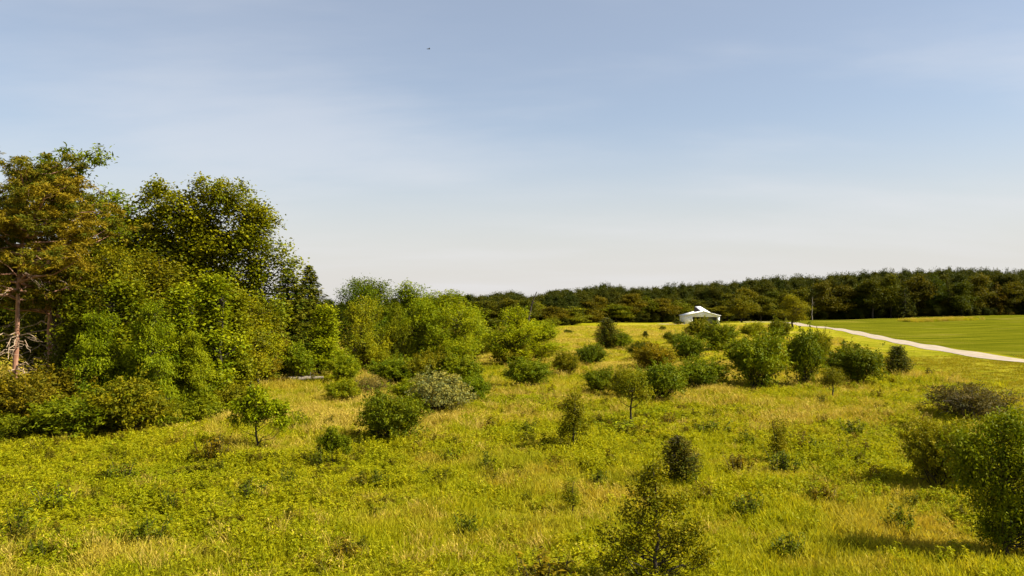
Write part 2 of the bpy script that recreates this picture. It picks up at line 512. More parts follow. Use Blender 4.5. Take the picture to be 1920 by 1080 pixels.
def rnd_lobes(rg, H, Wd, n, z0, top=1.0, cone=0.0):
    """overlapping lobes filling a crown of height H and width Wd from z0 upward"""
    L = [(0, 0, H * (z0 + top) / 2, Wd * .22, Wd * .22, H * (top - z0) * .44)]
    for k in range(n + 5):
        f = rg.uniform(0, 1)
        z = H * (z0 + (top - z0) * (0.12 + .76 * f))
        ww = Wd * .5 * (math.sin(math.pi * (0.18 + 0.70 * f)) * (1 - cone * f))
        a = k * 2.4 + rg.uniform(-.5, .5)
        r = Wd * rg.uniform(.10, .20)
        d = max(ww - r, 0.02)
        L.append((d * math.cos(a), d * math.sin(a), z, r, r, r * rg.uniform(.7, 1.1)))
    return L

def conifer(seed, H, Wd, z0, levels, per, nl, leaf, aspect, droop, trunk_r, tipup=0.0, spread=.16, bark=None, inner=.15, power=0.8, topw=0.03, deadlow=0):
    rg = np.random.default_rng(seed)
    wood, fol, dead = MB(), MB(), MB()
    t = np.linspace(0, 1, 9)
    TP = np.column_stack([np.cumsum(rg.normal(0, .004 * H, 9)), np.cumsum(rg.normal(0, .004 * H, 9)), t * H * .98]); TP[0, :2] = 0
    wood.tube(np.vstack([[0, 0, -.3], TP]), np.concatenate([[trunk_r * 1.3], trunk_r * (1.1 - 1.0 * t)]), 7)
    for l in range(levels):
        f = (l + rg.uniform(-.3, .3)) / levels
        f = min(max(f, 0), 1)
        z = H * (z0 + (1 - z0) * f)
        R = Wd * .5 * ((1 - f) ** power + topw) * rg.uniform(.8, 1.1)
        for k in range(per):
            a = k * 2 * math.pi / per + l * 1.1 + rg.uniform(-.35, .35)
            r = R * rg.uniform(.72, 1.12)
            p0 = np.array([0, 0, z]); dirv = np.array([math.cos(a), math.sin(a), 0])
            p1 = p0 + dirv * r + np.array([0, 0, -droop * r + tipup * r])
            branch(wood, p0, p1, .014 * r + .012, .006, rg, sag=-droop * .3, k=3, n=4, wob=.03)
            n = max(6, int(nl * (r / (Wd * .5)) ** 1.1))
            u = rg.uniform(inner, 1.02, n) ** .8
            side = rg.normal(0, spread, n) * r * (1.1 - u * .8)
            perp = np.array([-dirv[1], dirv[0], 0])
            P = p0 + dirv * (u * r)[:, None] + perp * side[:, None]
            P[:, 2] += (-droop + tipup * u) * u * r - np.abs(side) * .25 + rg.normal(0, .06 * r + .05, n)
            tone = np.clip(rg.normal(.5, .18), .05, .95)
            A = dirv * .8 + np.sign(side)[:, None] * perp * .5
            leaf_quads(fol, P, leaf, leaf * aspect, rg, A=A, up=1.0, droop=.15, tone=np.full(n, tone))
    return finish(wood, fol, bark or M_BARK, M_NEEDLE)

def red_pine(seed, H, Wd, z0, trunk_r, ndead, lean=0.0):
    """tall pine: bare orange trunk with dead limbs below, ragged whorls of tufted needles above"""
    rg = np.random.default_rng(seed)
    wood, fol, limbs = MB(), MB(), []
    t = np.linspace(0, 1, 10)
    TP = np.column_stack([lean * t + np.cumsum(rg.normal(0, .004 * H, 10)), np.cumsum(rg.normal(0, .004 * H, 10)), t * H * .97]); TP[0, :2] = 0
    def tr(z):
        return np.array([np.interp(z, TP[:, 2], TP[:, 0]), np.interp(z, TP[:, 2], TP[:, 1]), z])
    wood.tube(np.vstack([[0, 0, -.3], TP]), np.concatenate([[trunk_r * 1.25], trunk_r * (1.08 - .95 * t)]), 8)
    z = H * z0
    while z < H * .985:
        f = (z - H * z0) / (H * (1 - z0))
        prof = math.sin(math.pi * (0.28 + .66 * f)) ** .8
        for k in range(rg.integers(4, 7)):
            a = rg.uniform(0, 2 * math.pi); r = Wd * .5 * prof * rg.uniform(.55, 1.15) + .25
            p0 = tr(z); dv = np.array([math.cos(a), math.sin(a), 0])
            p1 = p0 + dv * r + np.array([0, 0, r * rg.uniform(-.05, .55)])
            branch(wood, p0, p1, .02 * r + .015, .012, rg, sag=-.05, k=4, n=5, wob=.04)
            nt_ = int(5 + 9 * r / (Wd * .5))
            brown = rg.uniform() < .30
            for q in range(nt_):
                u = rg.uniform(.38, 1.05)
                c = p0 + (p1 - p0) * u + np.append(rg.normal(0, .17, 2) * r * (1.15 - .4 * u), rg.normal(.2, .34))
                m = rg.integers(60, 90)
                d = norm(rg.normal(size=(m, 3)) + np.array([dv[0] * .5, dv[1] * .5, .55]))
                P = c + d * rg.uniform(.05, .36, (m, 1)) * np.array([1.25, 1.25, .8])
                leaf_quads(fol, P, .26, .055, rg, A=d * 2.5, up=.3, droop=.05, tone=np.full(m, .98 if brown else np.clip(rg.normal(.32, .2), 0, .9)))
        z += H * rg.uniform(.028, .045)
    for q in range(ndead):
        zz = H * rg.uniform(.16, z0 + .12); a = rg.uniform(0, 2 * math.pi) if q % 3 else rg.uniform(-1.9, -.2)
        r = rg.uniform(1.0, 2.9); p0 = tr(zz); dead = MB(); limbs.append(dead)
        p1 = p0 + np.array([math.cos(a) * r, math.sin(a) * r, -r * rg.uniform(.1, .75)])
        branch(dead, p0, p1, .05, .018, rg, sag=.12, k=5, n=6, wob=.05)
        for e in range(3):
            u = rg.uniform(.4, .95); s = p0 + (p1 - p0) * u
            branch(dead, s, s + norm(rg.normal(size=3) + np.array([math.cos(a), math.sin(a), -.6])) * rg.uniform(.4, 1.0), .022, .008, rg, k=3, n=4, wob=.08)
    return finish(wood, fol, M_PINEBARK, M_NEEDLE, limbs)

def shrub(seed, H, Wd, nstem, nshoot, nl, leaf, aspect, cr, shoot, spiky=0.5, up=.5, bark=None, bare=0, mat=None, base=0.10, flatb=1.0, dome=0.62):
    """many stems from one root, arching outwards, each ending in leafy shoots"""
    rg = np.random.default_rng(seed)
    wood, fol = MB(), MB()
    tips = []
    for k in range(nstem):
        a = k * 2.4 + rg.uniform(-.4, .4); e = rg.uniform(.0, 1.0) ** .6
        rr = Wd * .5 * e * rg.uniform(.6, .95); hh = H * dome * (1 - .62 * e * e) * rg.uniform(.72, 1.0)
        p0 = np.array([rg.normal(0, .04 * Wd), rg.normal(0, .04 * Wd), -.08])
        p1 = np.array([math.cos(a) * rr, math.sin(a) * rr, hh])
        branch(wood, p0, p1, .012 * H + .008, .006, rg, sag=.10, k=4, n=6, wob=.04)
        tips.append(p1)
    tips = np.array(tips)
    # shoots fill an uneven dome
    d = norm(rg.normal(size=(nshoot * 2, 3)))
    d = d[(d[:, 2] > -.25) | (rg.uniform(0, 1, len(d)) < .45)][:nshoot]
    nshoot = len(d)
    bl = norm(rg.normal(size=(15, 3)) + np.array([0, 0, .25]))
    bump = .62 + .62 * np.max(np.clip(d @ bl.T, 0, 1) ** 14 * rg.uniform(.25, 1.1, 15), 1)
    r = (rg.uniform(0, 1, nshoot) ** .34) * bump
    c = d * r[:, None] * np.array([Wd * .45, Wd * .45, H * .44]) + np.array([0, 0, H * .47])
    c[:, 2] = np.clip(c[:, 2], .05 * H, None)
    for q in range(0, nshoot, 3):
        s = tips[np.argmin(np.linalg.norm(tips * .6 - c[q], axis=1))] * rg.uniform(.35, .7)
        branch(wood, s, c[q] + d[q] * shoot * .5, .010 + .004 * H, .004, rg, sag=.05, k=3, n=4, wob=.05)
    ct = np.clip(rg.normal(.5, .26, nshoot), .0, 1)
    ci = np.repeat(np.arange(nshoot), nl); m = len(ci)
    sd = norm(d * np.array([1, 1, .7]) * .9 + rg.normal(size=(nshoot, 3)) * .4 + np.array([0, 0, up]))
    ln = shoot * rg.uniform(.5, 1.3, nshoot) * (1 + (rg.uniform(0, 1, nshoot) < .22) * spiky * rg.uniform(.5, 1.3, nshoot))
    u = rg.uniform(-.3, 1, m)
    P = c[ci] + sd[ci] * (u * ln[ci])[:, None] + rg.normal(size=(m, 3)) * (cr * (1.1 - .75 * np.clip(u, 0, 1)))[:, None]
    keep = P[:, 2] > .02
    leaf_quads(fol, P[keep], leaf, leaf * aspect, rg, N=d[ci][keep] * .4, A=sd[ci][keep], up=.25, droop=.15, tone=ct[ci][keep])
    for q in range(bare):
        a = rg.uniform(0, 6.28); e = rg.uniform(.25, .6)
        p1 = np.array([math.cos(a) * Wd * e, math.sin(a) * Wd * e, H * rg.uniform(.7, 1.12) * (1.15 - e)])
        branch(wood, np.array([p1[0] * .1, p1[1] * .1, 0]), p1, .03, .008, rg, sag=.08, k=4, n=6, wob=.05)
        for w in range(4):
            s = p1 * rg.uniform(.6, .95)
            branch(wood, s, s + norm(rg.normal(size=3) + np.array([math.cos(a), math.sin(a), .6])) * rg.uniform(.25, .7), .012, .004, rg, k=3, n=4)
    return finish(wood, fol, bark or M_BARK, mat or M_LEAF)

def weed(seed, H, Wd, nst, nl, leaf, aspect):
    rg = np.random.default_rng(seed)
    wood, fol = MB(), MB()
    for k in range(nst):
        a = rg.uniform(0, 6.28); e = rg.uniform(0, .5) * Wd
        h = H * rg.uniform(.55, 1.0)
        p1 = np.array([math.cos(a) * e, math.sin(a) * e, h]); p0 = np.array([p1[0] * .4, p1[1] * .4, -.03])
        branch(wood, p0, p1, .010, .004, rg, k=3, n=4, wob=.03)
        u = rg.uniform(.15, 1.03, nl)
        P = p0 + (p1 - p0) * u[:, None]
        dd = norm(rg.normal(size=(nl, 3)) * np.array([1, 1, .3]))
        P = P + dd * leaf * .5
        leaf_quads(fol, P, leaf, leaf * aspect, rg, A=dd * 3, up=1.2, droop=.25, tone=np.full(nl, np.clip(rg.normal(.5, .2), 0, 1)))
    return finish(wood, fol, M_BARK, M_LEAF)

# ---- prototypes
PR = {}
R0 = np.random.default_rng(5)
# far woodland trees
for k in range(6):
    rg = np.random.default_rng(100 + k)
    PR['wood', k] = broadleaf(200 + k, 18, .28, rnd_lobes(rg, 18, 11.5, 15, .0 + .05 * (k % 3)), 130, 62, .78, .46, .75, .6, .36, branches=False, trunk_top=.82)
PR['woodcon', 0] = conifer(240, 20, 8, .1, 26, 7, 26, .55, .4, .25, .25, tipup=.05)
# mid-distance broadleaf trees
for k in range(3):
    rg = np.random.default_rng(300 + k)
    PR['mid', k] = broadleaf(310 + k, 11, .16, rnd_lobes(rg, 11, 7.0, 12, .08), 190, 62, .42, .20, .62, .55, .38, shoot=.5, shootdir='up')
# tall cottonwood
rg = np.random.default_rng(33)
cl = [(1.8, .2, 15.0, 1.7, 1.7, 1.5), (-2.2, 0, 14.2, 1.7, 1.7, 1.8), (-6.3, 0, 16.0, 1.5, 1.5, 1.7), (-4.6, .3, 14.0, 1.9, 2, 2.4), (-2.4, 0, 17.6, 1.5, 1.6, 1.6), (.0, -.3, 16.2, 1.7, 1.8, 2.0), (1.7, .3, 17.9, 1.4, 1.5, 1.4),
      (4.0, 0, 17.3, 1.7, 1.7, 1.7), (5.9, .2, 15.4, 1.6, 1.6, 1.9), (4.2, 0, 13.2, 2.3, 2.2, 2.2), (.6, .2, 13.0, 2.5, 2.3, 2.4), (-3.0, 0, 11.3, 2.5, 2.3, 2.3),
      (-6.4, 0, 12.2, 1.7, 1.8, 2.0), (1.5, 0, 9.8, 2.9, 2.6, 2.2), (-1.6, 0, 8.0, 2.9, 2.6, 2.2), (-5.2, 0, 8.6, 2.0, 2.0, 2.0)]
PR['cottonwood', 0] = broadleaf(34, 19, .42, cl, 720, 88, .50, .26, .8, .62, .42, shoot=.45, shootdir='up', trunk_top=.82)
rg = np.random.default_rng(35)
PR['cottonwood', 1] = broadleaf(36, 13, .2, [(1.2, 0, 11.2, 1.4, 1.2, 1.3), (2.0, 0, 10, 1.1, 1, .9), (-.2, 0, 9.5, 1.5, 1.4, 1.5), (-1, 0, 7.6, 1.5, 1.4, 1.7), (.6, 0, 6.5, 1.9, 1.6, 1.7), (0, 0, 4.5, 1.8, 1.6, 1.6)], 150, 62, .42, .24, .8, .6, .42, shoot=.5, shootdir='up')
# walnut-like tree rising behind the pines
PR['walnut', 0] = broadleaf(41, 18, .25, [(0.3, 0, 16.6, 1.2, 1.2, 1.1), (1.3, 0, 15.4, 1.2, 1.2, 1.1), (-.8, 0, 14.6, 1.6, 1.6, 1.2), (2.6, 0, 13.2, 1.6, 1.3, .9), (3.0, 0, 11.4, 1.2, 1.2, .9), (-2.0, 0, 12.4, 1.8, 1.6, 1.3), (0.4, 0, 11.8, 1.8, 1.6, 1.4), (1.2, 0, 9, 2.2, 2, 1.6), (-1.2, 0, 8, 2.2, 2, 1.8)], 120, 64, .42, .30, .35, .5, .45, up=1.0, hang=.35, branches=True)
# locust: long drooping compound leaves
for k in range(2):
    rg = np.random.default_rng(50 + k)
    ll = [(0, 0, 4.5, .8, .8, 3.6)]
    for z_ in np.arange(.7, 8.9, .85):
        wmax = 2.5 * (1 - (z_ / 9.6) ** 2.2) * rg.uniform(.65, 1.1)
        for e in range(4):
            a_ = rg.uniform(0, 6.28); r_ = rg.uniform(.5, .95)
            ll.append((math.cos(a_) * max(wmax - r_ * .5, .1), math.sin(a_) * max(wmax - r_ * .5, .1), z_ + rg.uniform(-.3, .3), r_, r_, r_ * .45))
    PR['locust', k] = broadleaf(52 + k, 9, .11, ll, 330, 84, .25, .17, .36, .45, .45, shoot=.45, shootdir='down', up=1.0, hang=.3, droop=.35)
# slim bright young tree
for k in range(2):
    rg = np.random.default_rng(60 + k)
    PR['slim', k] = broadleaf(62 + k, 9, .08, rnd_lobes(rg, 9, 3.2, 11, .05, cone=.35), 200, 56, .27, .19, .62, .7, .42, shoot=.42, shootdir='up')
# feathery willow-like trees
for k in range(3):
    rg = np.random.default_rng(70 + k)
    PR['willow', k] = broadleaf(72 + k, 7.5, .10, rnd_lobes(rg, 7.5, 5.0, 12, .02, cone=.15), 300, 58, .20, .20, .30, .8, .42, shoot=.75, shootdir='up', up=.3)
PR['spruce', 0] = conifer(80, 12, 5.4, .03, 52, 9, 84, .26, .36, .30, .14, tipup=.22)
PR['spruce', 1] = conifer(81, 12, 4.6, .03, 52, 9, 76, .26, .36, .34, .14, tipup=.22)
for k in range(2):
    PR['cedar', k] = conifer(84 + k, 3.0, 1.9, .02, 24, 9, 52, .13, .34, -.75, .05, tipup=.35, power=.62, spread=.24, topw=.10)
PR['pine', 0] = red_pine(90, 18.5, 8.6, .46, .17, 20, .2)
PR['pine', 1] = red_pine(91, 17.5, 8.0, .42, .16, 26, -.3)
# shrubs
for k in range(4):
    PR['shrub', k] = shrub(110 + k, 3.6, 4.2, 14, 330, 42, .18, .40, .14, .55, spiky=1.0, dome=.8)
PR['greyshrub', 0] = shrub(120, 3.0, 4.0, 14, 260, 46, .12, .50, .13, .32, spiky=.3, up=.3, dome=.78)
PR['brush', 0] = shrub(122, 2.6, 4.4, 26, 260, 38, .13, .38, .15, .36, spiky=.8, bare=8, bark=M_BRUSHWOOD)
for k in range(2):
    PR['nearshrub', k] = shrub(125 + k, 3.8, 4.2, 22, 620, 50, .10, .52, .11, .42, spiky=.8, up=.6)
PR['nearshrub', 0] = broadleaf(127, 4.2, .06, [(-1.3, 0, 3.1, .75, .7, .45), (-.2, 0, 3.6, .85, .8, .45), (1.0, 0, 3.4, .8, .8, .5), (-1.0, .2, 2.3, .7, .7, .5), (.3, -.2, 2.6, .9, .8, .6), (1.3, 0, 2.1, .8, .8, .6),
                                (-.35, 0, 1.6, .75, .7, .55), (.7, 0, 1.2, .8, .8, .55), (-.2, .2, .8, .6, .6, .4), (.9, -.2, .55, .6, .6, .4)], 430, 66, .15, .12, .5, .8, .5, shoot=.34, shootdir='up', up=.35, trunk_top=.85, minz=.03)
# small single-stem trees
def sapl(seed, lobes, nc=90, nl=46, cr=.16, leaf=.11, asp=.5, H=3.1, tr=.045, **k):
    return broadleaf(seed, H, tr, lobes, nc, nl, cr, leaf, asp, .8, .5, shoot=.22, shootdir='up', up=.5, trunk_top=.9, minz=.05, **k)
PR['sapling', 0] = sapl(130, [(.1, 0, 2.7, .3, .3, .35), (0, 0, 2.1, .5, .45, .5), (.1, 0, 1.5, .62, .5, .5), (-.45, 0, 1.0, .35, .3, .35), (.3, 0, .9, .4, .35, .3)])
PR['sapling', 1] = sapl(131, [(0, 0, 2.55, .9, .8, .5), (-.5, 0, 2.1, .7, .6, .4), (.6, 0, 1.9, .7, .6, .4)], nc=100, tr=.06)
PR['sapling', 2] = sapl(132, [(0, 0, 2.6, .6, .5, .35), (-.75, 0, 2.15, .6, .5, .28), (.65, 0, 2.05, .65, .5, .3), (.95, 0, 1.5, .42, .4, .22), (-.2, 0, 1.75, .6, .5, .3), (-1.0, 0, 1.5, .4, .4, .2)], nc=130, nl=52, cr=.13, leaf=.14, hang=.25, tr=.045)
PR['sapling', 3] = sapl(133, [(0, 0, 2.6, .25, .25, .4), (.1, 0, 1.9, .4, .35, .5), (-.1, 0, 1.2, .5, .4, .4)], nc=60, nl=36)
PR['foreground', 0] = broadleaf(140, 4.4, .055, [(.12, 0, 4.15, .22, .2, .3), (.05, 0, 3.65, .45, .4, .35), (-.2, 0, 3.05, .6, .5, .4), (.45, 0, 2.75, .55, .5, .35), (-.55, 0, 2.35, .5, .5, .3), (.1, 0, 2.2, .6, .5, .4), (.85, 0, 1.95, .5, .5, .32),
                                (-1.15, 0, 1.85, .42, .4, .25), (-.5, 0, 1.45, .6, .5, .35), (.5, 0, 1.3, .7, .6, .4), (1.15, 0, 1.1, .4, .4, .25), (-1.2, 0, .95, .4, .4, .25)],
                                185, 38, .13, .12, .46, .8, .55, shoot=.38, shootdir='up', up=.35, trunk_top=.95)
for k in range(3):
    PR['weed', k] = weed(150 + k, .9, 1.1, 22, 24, .12, .36)

GAIN = 1.75
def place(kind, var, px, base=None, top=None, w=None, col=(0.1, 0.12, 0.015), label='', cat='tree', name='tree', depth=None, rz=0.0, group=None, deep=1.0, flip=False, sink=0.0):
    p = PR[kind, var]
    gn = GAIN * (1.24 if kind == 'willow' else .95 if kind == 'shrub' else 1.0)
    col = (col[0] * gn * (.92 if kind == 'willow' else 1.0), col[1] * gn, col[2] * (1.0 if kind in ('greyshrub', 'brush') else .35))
    if depth is None:
        g = on_ground(px, base)
        if g[1] < 140 and kind != 'foreground':
            g = on_ground(px, base + .34 * F / g[1])
    else:
        x = (px - 960) / F * depth / cp
        g = np.array([x, depth, float(ground(x, depth))])
    Y = g[1]
    zt = at_depth(px, top, Y)[2]
    hz = (zt - g[2]) / p['H']
    ww = w / F * Y
    sx = ww / p['W'] * (.92 if kind == 'shrub' else 1.0)
    if flip: sx = -sx
    ox, oy = p['cx'] * abs(sx), p['cy'] * abs(sx) * deep
    if kind in ('cottonwood', 'walnut', 'locust', 'mid', 'willow', 'slim', 'wood'):
        g = g - np.array([math.cos(rz) * ox - math.sin(rz) * oy, math.sin(rz) * ox + math.cos(rz) * oy, 0])
        g[2] = float(ground(g[0], g[1]))
    t = thing(name, label, cat, (g[0], g[1], g[2] - sink), rz, group)
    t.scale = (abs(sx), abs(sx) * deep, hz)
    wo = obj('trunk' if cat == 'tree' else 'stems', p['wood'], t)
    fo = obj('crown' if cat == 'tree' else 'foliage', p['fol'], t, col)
    if flip:
        wo.scale.x = -1; fo.scale.x = -1
    if 'dead' in p:
        for me_ in p['dead']: obj('dead_branch', me_, t)
    return t

# leaf colours (albedo)
BRIGHT = (0.135, 0.160, 0.012); GREEN = (0.085, 0.110, 0.010); DEEP = (0.042, 0.062, 0.009)
OLIVE = (0.100, 0.098, 0.014); YELLOW = (0.132, 0.140, 0.014); DULL = (0.085, 0.072, 0.016)
PINE = (0.058, 0.060, 0.014); SPR = (0.042, 0.056, 0.012); CED = (0.034, 0.044, 0.010)
GREY = (0.130, 0.130, 0.072); RUST = (0.118, 0.094, 0.010); BROWN = (0.095, 0.072, 0.022)

# ---- left stand of trees
place('pine', 0, 25, depth=56, top=290, w=285, col=PINE, label='tall red pine with bare orange trunk at the left edge of the photo', name='pine_tree', rz=.4)
place('pine', 1, 100, depth=60, top=322, w=235, col=PINE, label='red pine with drooping dead limbs just right of the bare orange trunk', name='pine_tree', rz=2.1)
place('walnut', 0, 128, depth=64, top=282, w=205, col=GREEN, label='leafy broadleaf treetop rising above the pines at upper left', name='broadleaf_tree')
place('mid', 0, 205, depth=59, top=462, w=135, col=OLIVE, label='yellowish olive tree between the pines and the tall cottonwood', name='broadleaf_tree', rz=1.0)
place('cottonwood', 0, 336, depth=76, top=346, w=318, col=(0.106, 0.112, 0.014), rz=0.0, label='tallest broad cottonwood with spreading crown behind the left thicket', name='cottonwood_tree')
place('cottonwood', 1, 492, depth=78, top=456, w=125, col=(0.088, 0.104, 0.014), label='smaller cottonwood leaning right of the tallest cottonwood', name='cottonwood_tree')
place('mid', 1, 300, depth=70, top=480, w=190, col=(0.080, 0.078, 0.014), label='dull olive tree under the tall cottonwood crown', name='broadleaf_tree', rz=2)
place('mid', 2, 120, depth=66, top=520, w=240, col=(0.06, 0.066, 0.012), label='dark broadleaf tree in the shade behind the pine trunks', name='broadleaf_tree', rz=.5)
place('mid', 0, 420, depth=72, top=545, w=190, col=(0.075, 0.074, 0.014), label='dull leafy tree below the right side of the cottonwood', name='broadleaf_tree', rz=4)
place('locust', 0, 278, depth=52, top=572, w=112, col=(.098, .125, .012), label='bright green locust with drooping leaves right of the pines', name='locust_tree')
place('locust', 1, 196, depth=52, top=592, w=125, col=(.088, .115, .012), label='bright locust nearest the pines, half hiding dead limbs', name='locust_tree', rz=1.2)
place('slim', 0, 238, depth=56, top=528, w=100, col=(.082, .096, .012), label='upright green tree rising behind the two drooping locusts', name='young_tree', rz=.7)
place('slim', 1, 338, depth=56, top=540, w=82, col=(.105, .128, .012), label='green young tree beside the drooping locust', name='young_tree')
place('slim', 0, 402, depth=58, top=519, w=92, col=(.108, .130, .012), label='tall slim bright young tree in front of the cottonwood', name='young_tree', rz=2.2)
place('slim', 1, 440, depth=63, top=548, w=72, col=(.090, .100, .013), label='slim young tree just right of the tall slim bright one', name='young_tree', rz=1.5)
place('locust', 1, 372, depth=55, top=628, w=100, col=(.105, .125, .012), label='low bright green tree between two slim young trees', name='locust_tree', rz=2.5)
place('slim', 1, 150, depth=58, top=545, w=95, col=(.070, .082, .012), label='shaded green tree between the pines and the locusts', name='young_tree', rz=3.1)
place('mid', 1, 478, depth=74, top=565, w=110, col=YELLOW, label='yellow-green tree left of the two dark spruces', name='broadleaf_tree', rz=1)
place('slim', 0, 445, depth=66, top=590, w=80, col=OLIVE, label='olive slim tree left of the brownish brushy tree', name='young_tree', rz=2)
place('willow', 2, 488, depth=80, top=612, w=100, col=BROWN, label='brownish brushy tree below the two spruces', name='brushy_tree')
place('spruce', 0, 540, depth=92, top=513, w=150, col=SPR, label='left one of the two dark pointed spruces', name='spruce_tree')
place('spruce', 1, 579, depth=95, top=507, w=115, col=SPR, label='right one of the two dark pointed spruces', name='spruce_tree', rz=1)
place('shrub', 0, 535, base=712, top=640, w=105, col=GREEN, label='leafy green shrub at the foot of the two spruces', cat='shrub', name='shrub')
place('slim', 1, 610, depth=86, top=576, w=62, col=(.125, .150, .013), label='slim pale green young tree right of the spruces', name='young_tree', rz=2)
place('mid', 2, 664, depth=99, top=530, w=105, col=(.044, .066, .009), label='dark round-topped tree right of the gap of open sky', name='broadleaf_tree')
place('mid', 0, 700, depth=112, top=525, w=120, col=(.060, .080, .010), label='dark broadleaf tree peeking over the yellow-green thicket', name='broadleaf_tree', rz=2)
place('willow', 0, 688, depth=93, top=564, w=80, col=(.115, .112, .020), label='rounded pale olive willow in front of the dark round-topped tree', name='willow_tree')
place('willow', 1, 742, depth=96, top=574, w=62, col=(.078, .084, .014), label='olive willow second from the left in the willow thicket', name='willow_tree', rz=1)
place('willow', 2, 792, depth=97, top=566, w=84, col=(.098, .112, .014), label='feathery yellow-green willow in the middle of the willow thicket', name='willow_tree', rz=2)
place('willow', 0, 852, depth=96, top=578, w=92, col=(.115, .124, .014), label='feathery willow at the right end of the willow thicket', name='willow_tree', rz=3)
place('willow', 1, 768, depth=108, top=535, w=140, col=(.086, .104, .012), label='tall arching yellow-green willow at the back of the thicket', name='willow_tree', rz=4)
place('willow', 2, 835, depth=114, top=549, w=130, col=(.098, .110, .013), label='tall willow at the back right of the thicket', name='willow_tree', rz=5)
place('willow', 0, 892, depth=118, top=598, w=60, col=OLIVE, label='small olive willow beside the shaded gap in the hedge', name='willow_tree', rz=.8)
# thicket between stand and spruces, and the dark gap beyond
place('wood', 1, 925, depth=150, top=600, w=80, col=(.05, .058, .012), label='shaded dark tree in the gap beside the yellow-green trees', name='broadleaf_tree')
place('willow', 1, 958, depth=104, top=580, w=100, col=(.135, .145, .013), label='upright yellow-green tree standing right of the shaded gap', name='willow_tree', rz=2)
place('willow', 2, 1012, depth=110, top=604, w=86, col=YELLOW, label='lower yellow-green tree at right of the upright one', name='willow_tree', rz=1)
place('shrub', 1, 955, base=683, top=640, w=80, col=OLIVE, label='olive shrub under the upright yellow-green tree', cat='shrub', name='shrub')

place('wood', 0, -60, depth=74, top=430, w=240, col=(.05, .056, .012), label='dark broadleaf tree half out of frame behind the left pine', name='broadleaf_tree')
place('wood', 2, 60, depth=78, top=470, w=200, col=(.05, .056, .012), label='dark broadleaf tree seen between the two pine trunks', name='broadleaf_tree')
